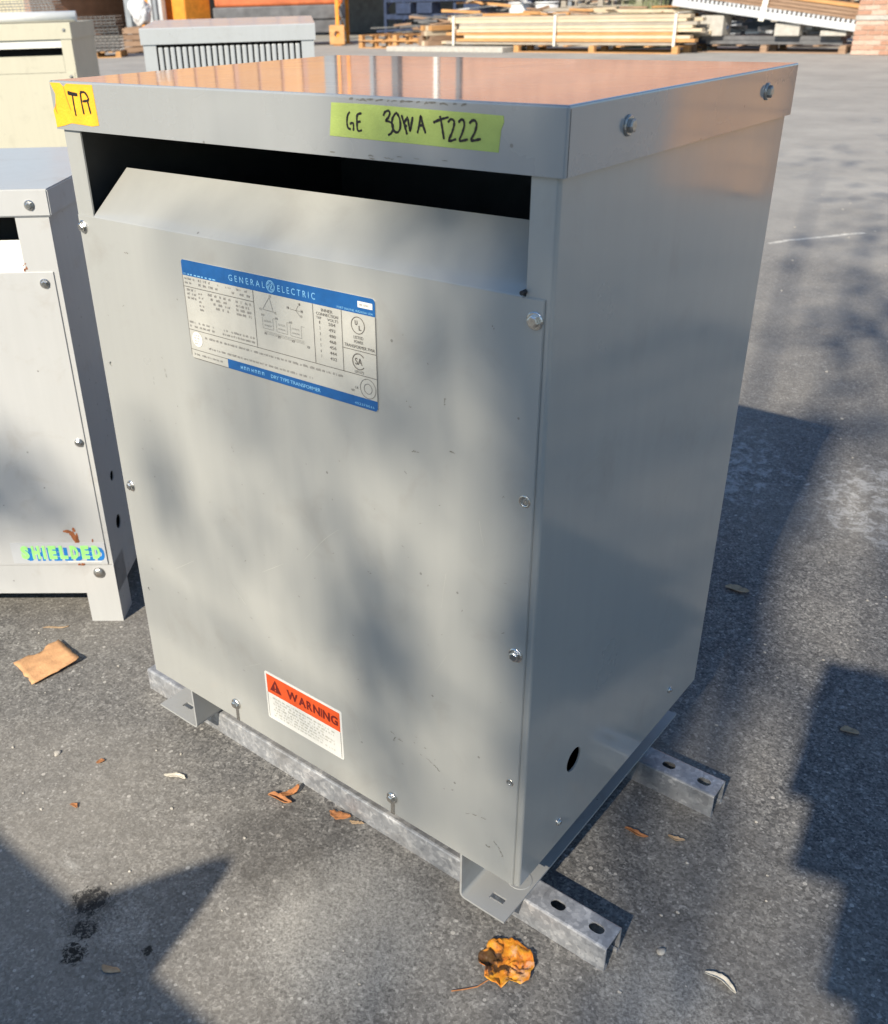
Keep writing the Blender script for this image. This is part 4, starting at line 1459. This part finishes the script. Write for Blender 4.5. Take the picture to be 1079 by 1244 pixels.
# crumpled white sheeting
bm = bmesh.new()
bmesh.ops.create_icosphere(bm, subdivisions=4, radius=0.27)
for v in bm.verts:
    v.co *= 1 + 0.35 * noise.noise(v.co * 5) + 0.12 * noise.noise(v.co * 14)
bmesh.ops.scale(bm, vec=(1.1, 0.8, 1.2), verts=bm.verts)
o = put('plastic_sheeting', me_from(bm, 'plastic_sheeting'), M_POLY, None, (-20.6, 15.9, 0.93))
tag(o, 'crumpled white plastic sheeting on a crate behind the wire decks', 'plastic sheet')
cr = empty('crate', (-20.6, 15.9, 0), 0.6, 'dark wooden crate under the crumpled white sheeting', 'crate')
for i in range(4):
    for s in (-0.36, 0.34):
        box('slat', -0.4, 0.4, s, s + 0.02, 0.02 + i * 0.14, 0.14 + i * 0.14, M_WOODB, cr)
        box('slat', s, s + 0.02, -0.338, 0.338, 0.02 + i * 0.14, 0.14 + i * 0.14, M_WOODB, cr)
box('floor_board', -0.35, 0.35, -0.337, 0.337, 0.0, 0.018, M_WOODB, cr)
box('lid_board', -0.4, 0.4, -0.36, 0.36, 0.561, 0.58, M_WOODB, cr)


def rack(label, loc, rz, h, d, mat, brace=True, plate=0.11, group=None):
    r = empty('rack_upright', loc, rz, label, 'rack upright', group)
    for s in (0, d):
        box('post', -0.045, 0.045, s - 0.035, s + 0.035, 0.012, h, mat, r)
        box('foot_plate', -plate, plate, s - 0.09, s + 0.09, 0, 0.012, mat, r)
    if brace:
        z = 0.25
        k = 0
        while z < h - 0.6:
            bm = bmesh.new()
            a, b = (0.036, d - 0.036) if k % 2 else (d - 0.036, 0.036)
            bm_cyl(bm, (0, a, z), (0, b, z + 0.5), 0.022, seg=8)
            put('brace', me_from(bm, 'brace'), mat, r)
            z += 0.55
            k += 1
    return r


ld = empty('yard_loader', (-21.5, 17.3, 0), 0, 'yellow-orange loader with grey mast rails behind the barred transformer', 'loader')
box('side_body', -0.95, -0.36, -0.1, 0.9, 0.25, 2.1, M_ORMET, ld, 0.05)
box('side_body', 0.40, 0.92, 0.0, 0.9, 0.25, 1.9, M_ORMET, ld, 0.05)
box('dark_edge', -1.04, -0.953, -0.05, 0.85, 0.25, 2.1, M_MACH, ld, 0.02)
for i, x in enumerate((-0.24, -0.04, 0.18)):
    box('mast_rail', x - 0.065, x + 0.065, -0.2, -0.05, 0.12, 2.6, M_SILVER if i != 1 else M_STEELCOL, ld, 0.015)
box('deck', -0.33, 0.37, 0.0, 0.9, 0.3, 0.5, M_ORMET, ld, 0.03)
for x in (-0.65, 0.66):
    cyl('wheel', (x - 0.12, 0.4, 0.26), (x + 0.12, 0.4, 0.26), 0.26, M_MACH, ld)

# orange machine base / pallet jack body
mc_ = empty('yard_machine', (-19.0, 19.2, 0), 0.75, 'dark grey machine with an orange-red top behind the barred transformer', 'machine')
box('body', -1.7, 1.7, -0.55, 0.55, 0.62, 0.95, M_MACH, mc_, 0.03)
box('top_cover', -1.65, 1.65, -0.5, 0.5, 0.951, 1.35, M_MACHR, mc_, 0.06)
box('skirt', -1.6, 1.6, -0.5, 0.5, 0.30, 0.619, M_MACH, mc_, 0.03)
for x in (-1.4, 1.4):
    for y in (-0.4, 0.4):
        box('leg', x - 0.07, x + 0.07, y - 0.07, y + 0.07, 0.0, 0.299, M_MACH, mc_)
# orange upright with bolted foot bracket
rk = rack('orange braced rack upright with a perforated bracket, right of the barred transformer', (-17.35, 19.6, 0), 0.5, 3.4, 1.1, M_ORMET, True)
o = box('bracket', -0.20, 0.20, -0.12, -0.05, 0.02, 0.48, M_WOODO, rk, 0.02)
cut(o, [cutter_cyl((0, -0.2, 0.27), (0, 0.1, 0.27), 0.075)])
# navy racks in the bay
for i, (x, y) in enumerate(((-17.3, 21.5), (-15.0, 21.5), (-12.9, 21.6))):
    rack(('leftmost', 'middle', 'rightmost')[i] + ' of three navy rack uprights in front of the dark bay', (x, y, 0), 0.0, 2.0, 0.8, M_NAVY, i != 1, 0.13, 'navy rack uprights')
for i, z in enumerate((0.55, 0.95)):
    o = box('rack_beam', -17.25, -12.95, 21.40, 21.46, z, z + 0.12, M_NAVY)
    tag(o, ('lower' if i == 0 else 'upper') + ' navy beam across the rack uprights in front of the dark bay', 'rack beam')
for i, (x, z) in enumerate(((-16.6, 0.671), (-15.9, 0.671), (-14.4, 0.671))):
    o = box('storage_box', x - 0.25, x + 0.25, 21.35, 21.75, z, z + 0.26, M_NAVY, None, 0.02)
    tag(o, ('left', 'centre', 'right')[i] + ' dark storage box on the lower navy rack beam', 'box', 'dark boxes on the navy rack')

pallet('pair of fresh wooden pallets stacked left of the lumber bundle', (-14.6, 19.1, 0), -0.02, 2.3, 1.1, M_WOODO, 2)
pallet('fresh orange wooden pallet under the right half of the lumber bundle', (-9.0, 18.3, 0), 0.0, 3.6, 1.1, M_WOODO, 1)
o = box('concrete_slab', -14.0, -10.9, 17.5, 18.4, 0, 0.10, M_CONC, None, 0.01)
tag(o, 'low grey concrete slab on the ground in front of the lumber bundle', 'slab')
lum = planks('long tied bundle of pale and orange sawn lumber on a pallet', (-9.9, 17.9, 0.134), 0.0, 5.5, 9, 0.058, 0.16, 6, [M_WOODP, M_WOODO, M_WOODG, M_WOODB, M_WOODP, M_WOODG], seed=5)
for x in (0.0, 2.55, -2.5):
    bm = bmesh.new()
    bm_box(bm, x - 0.025, x + 0.025, -0.06, -0.04, -0.02, 0.56)
    bm_box(bm, x - 0.04, x + 0.04, -0.06, 1.05, 0.54, 0.56)
    put('strap', me_from(bm, 'strap'), M_TWINE, lum)
o = planks('messy heap of splintered offcuts at the left end of the lumber bundle', (-12.85, 18.2, 0), 1.2, 0.9, 5, 0.1, 0.14, 3, [M_WOODO, M_WOODB, M_WOODP], 'offcut_heap', 9, 'wood')
pallet('stack of grey weathered pallets behind the lumber bundle', (-10.2, 20.7, 0), 0.05, 1.9, 1.1, M_WOODG, 6)
for i, x in enumerate((-12.1, -11.4)):
    b_ = empty('bucket', (x, 20.0, 0), 0, ('left' if i == 0 else 'right') + ' white bucket behind the lumber bundle', 'bucket', 'white buckets')
    cyl('body', (0, 0, 0), (0, 0, 0.86), 0.22, M_POLY, b_, 0.26)
    cyl('rim', (0, 0, 0.862), (0, 0, 0.90), 0.275, M_POLY, b_)
# dry brush heap
bm = bmesh.new()
rb = random.Random(4)
for _ in range(420):
    x, y = rb.gauss(0, 0.28), rb.gauss(0, 0.2)
    h = rb.uniform(0.4, 1.1)
    a, t_ = rb.uniform(0, 6.28), rb.uniform(0, 0.25)
    q = Vector((x + math.cos(a) * t_, y + math.sin(a) * t_, h))
    s = Vector((0.012, 0.004, 0))
    vs = [bm.verts.new(v) for v in (Vector((x, y, 0)) - s, Vector((x, y, 0)) + s, q)]
    bm.faces.new(vs)
o = put('dry_brush', me_from(bm, 'dry_brush'), M_BRUSHG, None, (-9.0, 19.9, 0))
tag(o, 'clump of dry green brush behind the lumber bundle', 'brush')

def heap(label, loc, sx_, sy_, h, n, mats, seed, lmax=1.6):
    rn = random.Random(seed)
    root = empty('scrap_heap', loc, 0, label, 'scrap')
    for i in range(n):
        L = rn.uniform(0.4, lmax)
        a = rn.uniform(0.03, 0.09)
        me = box_me('scrap_piece', -L / 2, L / 2, -a / 2, a / 2, 0, rn.uniform(0.02, 0.07))
        me.materials.append(rn.choice(mats))
        put('scrap_piece', me, None, root, (rn.uniform(-sx_, sx_), rn.uniform(-sy_, sy_), 0.002 + h * i / n),
            (rn.uniform(-0.1, 0.1), rn.uniform(-0.16, 0.16) * i / n, rn.gauss(0, 0.45)))


MIXED = [M_WOODB, M_WOODG, M_DKSTEEL, M_LTSTEEL, M_NAVY, M_WOODO, M_SILVER, M_CONC]
heap('tangled scrap heap of boards and bars behind the left of the lumber bundle', (-12.6, 19.9, 0), 0.9, 0.4, 1.25, 46, MIXED, 1)
heap('tangled scrap heap of bars behind the white buckets', (-11.0, 20.9, 0), 1.1, 0.4, 1.5, 46, MIXED, 2)
heap('dark scrap heap between the lumber bundle and the silver beams', (-7.25, 18.9, 0), 0.55, 0.35, 0.62, 40, [M_MACH, M_NAVY, M_DKSTEEL, M_WOODB, M_LTSTEEL], 3, 1.0)
heap('scrap heap behind the silver beams near the brick wall', (-5.6, 20.4, 0), 1.2, 0.4, 1.3, 46, MIXED, 4)
heap('scrap heap in front of the navy rack uprights', (-15.4, 21.0, 0), 1.2, 0.3, 0.6, 40, [M_MACH, M_NAVY, M_DKSTEEL, M_WOODB], 5)
heap('loose boards lying on top of the lumber bundle', (-9.4, 18.5, 0.665), 1.6, 0.3, 0.10, 12, [M_WOODP, M_WOODG, M_WOODO, M_WOODB], 6, 2.6)
heap('scrap pieces lying on the dark steel offcuts under the silver beams', (-5.4, 18.85, 0.285), 0.7, 0.15, 0.10, 22, [M_MACH, M_LTSTEEL, M_DKSTEEL, M_SILVER], 7, 0.8)
# stack of silver rack beams and boards at the right
pallet('long brown pallet under the silver rack beams', (-5.85, 18.9, 0), -0.03, 2.9, 1.0, M_WOODB, 1)
sl = planks('dark steel offcuts lying on the brown pallet under the silver beams', (-5.9, 18.55, 0.134), 0.02, 2.6, 2, 0.07, 0.2, 4, [M_NAVY, M_DKSTEEL, M_MACH], 'steel_offcuts', 11, 'steel')
be = empty('rack_beam_stack', (-5.95, 18.35, 0.62), 0.0, 'sloping stack of long silver rack beams and brown boards beside the brick wall', 'rack beams')
be.rotation_euler = (0, math.radians(7.6), 0)
for i in range(4):
    box('beam', -1.75, 1.72, i * 0.15, i * 0.15 + 0.13, -0.06, 0.055, M_SILVER, be, 0.006)
tb = bmesh.new()
for i in range(38):
    bm_box(tb, -1.6 + i * 0.085, -1.6 + i * 0.085 + 0.05, 0.0, 0.03, 0.057, 0.115)
put('toothed_strip', me_from(tb, 'toothed_strip'), M_SILVER, be)
for i in range(3):
    box('board', -1.6 + 0.1 * i, 1.65, 0.035 + 0.02 * i, 0.5, 0.12 + i * 0.055, 0.168 + i * 0.055, M_WOODB, be)
box('orange_board', 0.2, 1.6, 0.1, 0.5, 0.29, 0.34, M_WOODO, be)
for x in (0.0,):
    box('strap', x - 0.05, x + 0.05, -0.012, -0.004, -0.1, 0.30, M_TWINE, be)
for i, x in enumerate((-6.9, -5.5, -4.7)):
    o = box('concrete_block', x - 0.22, x + 0.22, 18.42, 18.82, 0.276, 0.42 + (0.20, 0.06, -0.06)[i], M_CONC, None, 0.01)
    tag(o, ('left', 'middle', 'right')[i] + ' grey block propping the silver rack beams', 'block', 'blocks under the beams')

# ------------------------------------------------------------------ out of the frame: what shades and reflects
# crate added beyond the right edge for the warm reflection in the side panel
cr2 = empty('reflection_crate', (2.47, 5.35, 0), 0.1, 'unseen orange plywood crate added on the right for the side panel to mirror', 'crate')
for i in range(5):
    box('board', -0.34, 0.34, -0.42, -0.40, 0.03 + i * 0.15, 0.172 + i * 0.15, M_PLY, cr2)
    box('board', -0.34, 0.34, 0.40, 0.42, 0.03 + i * 0.15, 0.172 + i * 0.15, M_PLY, cr2)
    box('board', -0.34, -0.32, -0.397, 0.397, 0.03 + i * 0.15, 0.172 + i * 0.15, M_PLY, cr2)
    box('board', 0.32, 0.34, -0.397, 0.397, 0.03 + i * 0.15, 0.172 + i * 0.15, M_PLY, cr2)
box('lid_board', -0.36, 0.36, -0.44, 0.44, 0.785, 0.81, M_PLY, cr2)
for x in (-0.3, 0.24):
    box('skid', x, x + 0.06, -0.42, 0.42, 0, 0.028, M_WOODB, cr2)

# unseen things added behind the viewpoint, shaped to cast the foreground shadows
Cb = cabinet('unseen grey transformer added behind the viewpoint to cast the lower left shadow', (0.85, -1.80, 0), math.radians(180), 0.62, 0.5, 1.046, 0.05, M_GREY, M_GREY)
Cb.location = (0.16, -1.80, 0)
wd_ = prism('shadow_wedge', [(0.405, 1.0465), (0.585, 1.0465), (0.572, 1.120), (0.560, 1.180), (0.548, 1.188), (0.530, 1.178)], 'y', -1.86, -1.815, M_WOODB)
tag(wd_, 'unseen wooden wedge added to cast the tip of the lower left shadow', 'wedge')
pl_ = pallet('unseen pallet added under the shadow-casting cartons behind the viewpoint', (1.70, -1.83, 0), math.radians(9.7), 0.95, 0.5, M_WOODG, 1)
ctn = [(1.36, 1.95, 0.132, 0.560), (1.39, 1.98, 0.562, 1.000), (1.357, 1.96, 1.002, 1.400), (1.392, 1.95, 1.402, 1.490), (1.325, 1.95, 1.492, 1.610), (1.262, 1.93, 1.612, 1.700), (1.232, 1.36, 1.702, 1.860), (1.362, 1.95, 1.702, 1.925)]  # stack outline stepped to shape the lower right shadow
words = ('bottom', 'second', 'third', 'fourth', 'fifth', 'sixth', 'small top', 'large top')
for (x0_, x1_, z0_, z1_), wd_ in zip(ctn, words):
    x0_, x1_ = x0_ + 0.035 - 0.037 * z1_, x1_ + 0.035 - 0.037 * z1_
    c_ = empty('carton', (x0_, -1.8, z0_), math.radians(8.4), wd_ + ' brown carton of the unseen stack added to cast the lower right shadow', 'carton', 'added shadow casters behind the viewpoint')
    box('body', 0, x1_ - x0_, -0.16, 0, 0, z1_ - z0_, M_CARTON, c_, 0.004)
    box('tape_strip', (x1_ - x0_) / 2 - 0.025, (x1_ - x0_) / 2 + 0.025, 0.001, 0.0016, 0.001, z1_ - z0_ - 0.001, M_TAPEO, c_)


# ------------------------------------------------------------------ tree whose foliage dapples the scene
def tree(label, base, targets, extra, dist, seed):
    rn = random.Random(seed)
    root = empty('tree', base, 0, label, 'tree')
    B0 = Vector(base)
    clumps = []
    for p, r, dens in targets:
        s = dist + rn.uniform(-0.8, 0.8)
        clumps.append((Vector(p) + SUN * s, r, dens))
    for p, r, dens in extra:
        clumps.append((Vector(p), r, dens))
    vs, fs = [], []
    for c, r, n in clumps:
        for _ in range(n):
            q = Vector((rn.gauss(0, 1), rn.gauss(0, 1), rn.gauss(0, 1)))
            q = c + q * r * 0.55
            L = rn.uniform(0.035, 0.07)
            a = Vector((rn.gauss(0, 1), rn.gauss(0, 1), rn.gauss(0, 1))).normalized()
            b = a.cross(Vector((rn.gauss(0, 1), rn.gauss(0, 1), rn.gauss(0, 1)))).normalized()
            i = len(vs)
            vs += [q - a * L - B0, q + b * L * 0.5 - B0, q + a * L - B0, q - b * L * 0.5 - B0]
            fs.append((i, i + 1, i + 2, i + 3))
    me = bpy.data.meshes.new('crown')
    me.from_pydata(vs, [], fs)
    put('crown', me, M_LEAF, root)
    bm = bmesh.new()
    top = Vector((0.3, 0.5, 7.0))
    pts = [Vector((0, 0, 0)), Vector((0.08, 0.1, 1.8)), Vector((0.05, 0.35, 3.6)), Vector((0.25, 0.3, 5.4)), top]
    rad = [0.26, 0.2, 0.16, 0.12, 0.07]
    for i in range(4):
        bm_cyl(bm, pts[i], pts[i + 1], rad[i], rad[i + 1], 12)
    # thick upright limb added to block direct sun from the right side panel
    l0, l1 = Vector((2.425, -11.4, 8.24)) - B0, Vector((2.425, -11.4, 9.32)) - B0
    elbow = Vector((3.6, -11.2, 9.62)) - B0
    bm_cyl(bm, top, elbow, 0.07, 0.07, 10)
    bm_cyl(bm, elbow, l1, 0.04, 0.03, 10)
    bm_cyl(bm, l0, l1, 0.076, 0.082, 12)
    for k, (c, r, n) in enumerate(clumps):
        s = pts[2 + k % 3]
        e = c - B0
        if (e - s).length > 0.3:
            m1 = (s + e) / 2 + Vector((rn.uniform(-0.3, 0.3), rn.uniform(-0.3, 0.3), rn.uniform(0, 0.3)))
            bm_cyl(bm, s, m1, 0.035, 0.018, 6)
            bm_cyl(bm, m1, e, 0.018, 0.006, 6)
    put('trunk', me_from(bm, 'trunk'), M_BARK, root)


TG = [
    # on the front panel
    ((0.43, 0, 0.52), 0.13, 11), ((0.40, 0, 0.43), 0.11, 8), ((0.48, 0, 0.35), 0.13, 10), ((0.57, 0, 0.29), 0.12, 6),
    ((0.10, 0, 0.46), 0.13, 10), ((0.56, 0, 0.72), 0.18, 15), ((0.38, 0, 0.84), 0.18, 17), ((0.58, 0, 0.90), 0.16, 18),
    ((0.64, 0, 0.62), 0.12, 9), ((0.3, 0, 0.62), 0.12, 6), ((0.62, 0, 0.98), 0.14, 16),
    # light grey transformer
    ((-0.46, 0.05, 0.30), 0.13, 26),
    # ground beyond
    ((0.4, 2.75, 0), 0.30, 60), ((0.1, 3.2, 0), 0.30, 55), ((0.62, 3.3, 0), 0.30, 55), ((-0.3, 5.2, 0), 0.4, 30), ((-0.1, 4.1, 0), 0.3, 40), ((0.5, 4.4, 0), 0.35, 40), ((-1.0, 6.5, 0), 0.5, 40), ((0.2, 6.3, 0), 0.5, 40), ((-0.7, 8.6, 0), 0.6, 45),
]
EX = [((3.4 + 1.5 * math.cos(a * 0.9), -11.4 + 1.5 * math.sin(a * 1.7), 6.4 + 0.3 * a), 0.8, 170) for a in range(9)]
EX = [(p, r, n) for p, r, n in EX if p[0] > 3.0]
tree('leafy tree out of view behind the viewpoint, dappling the sunlight', (3.4, -11.4, 0), TG, EX, 13.0, 21)
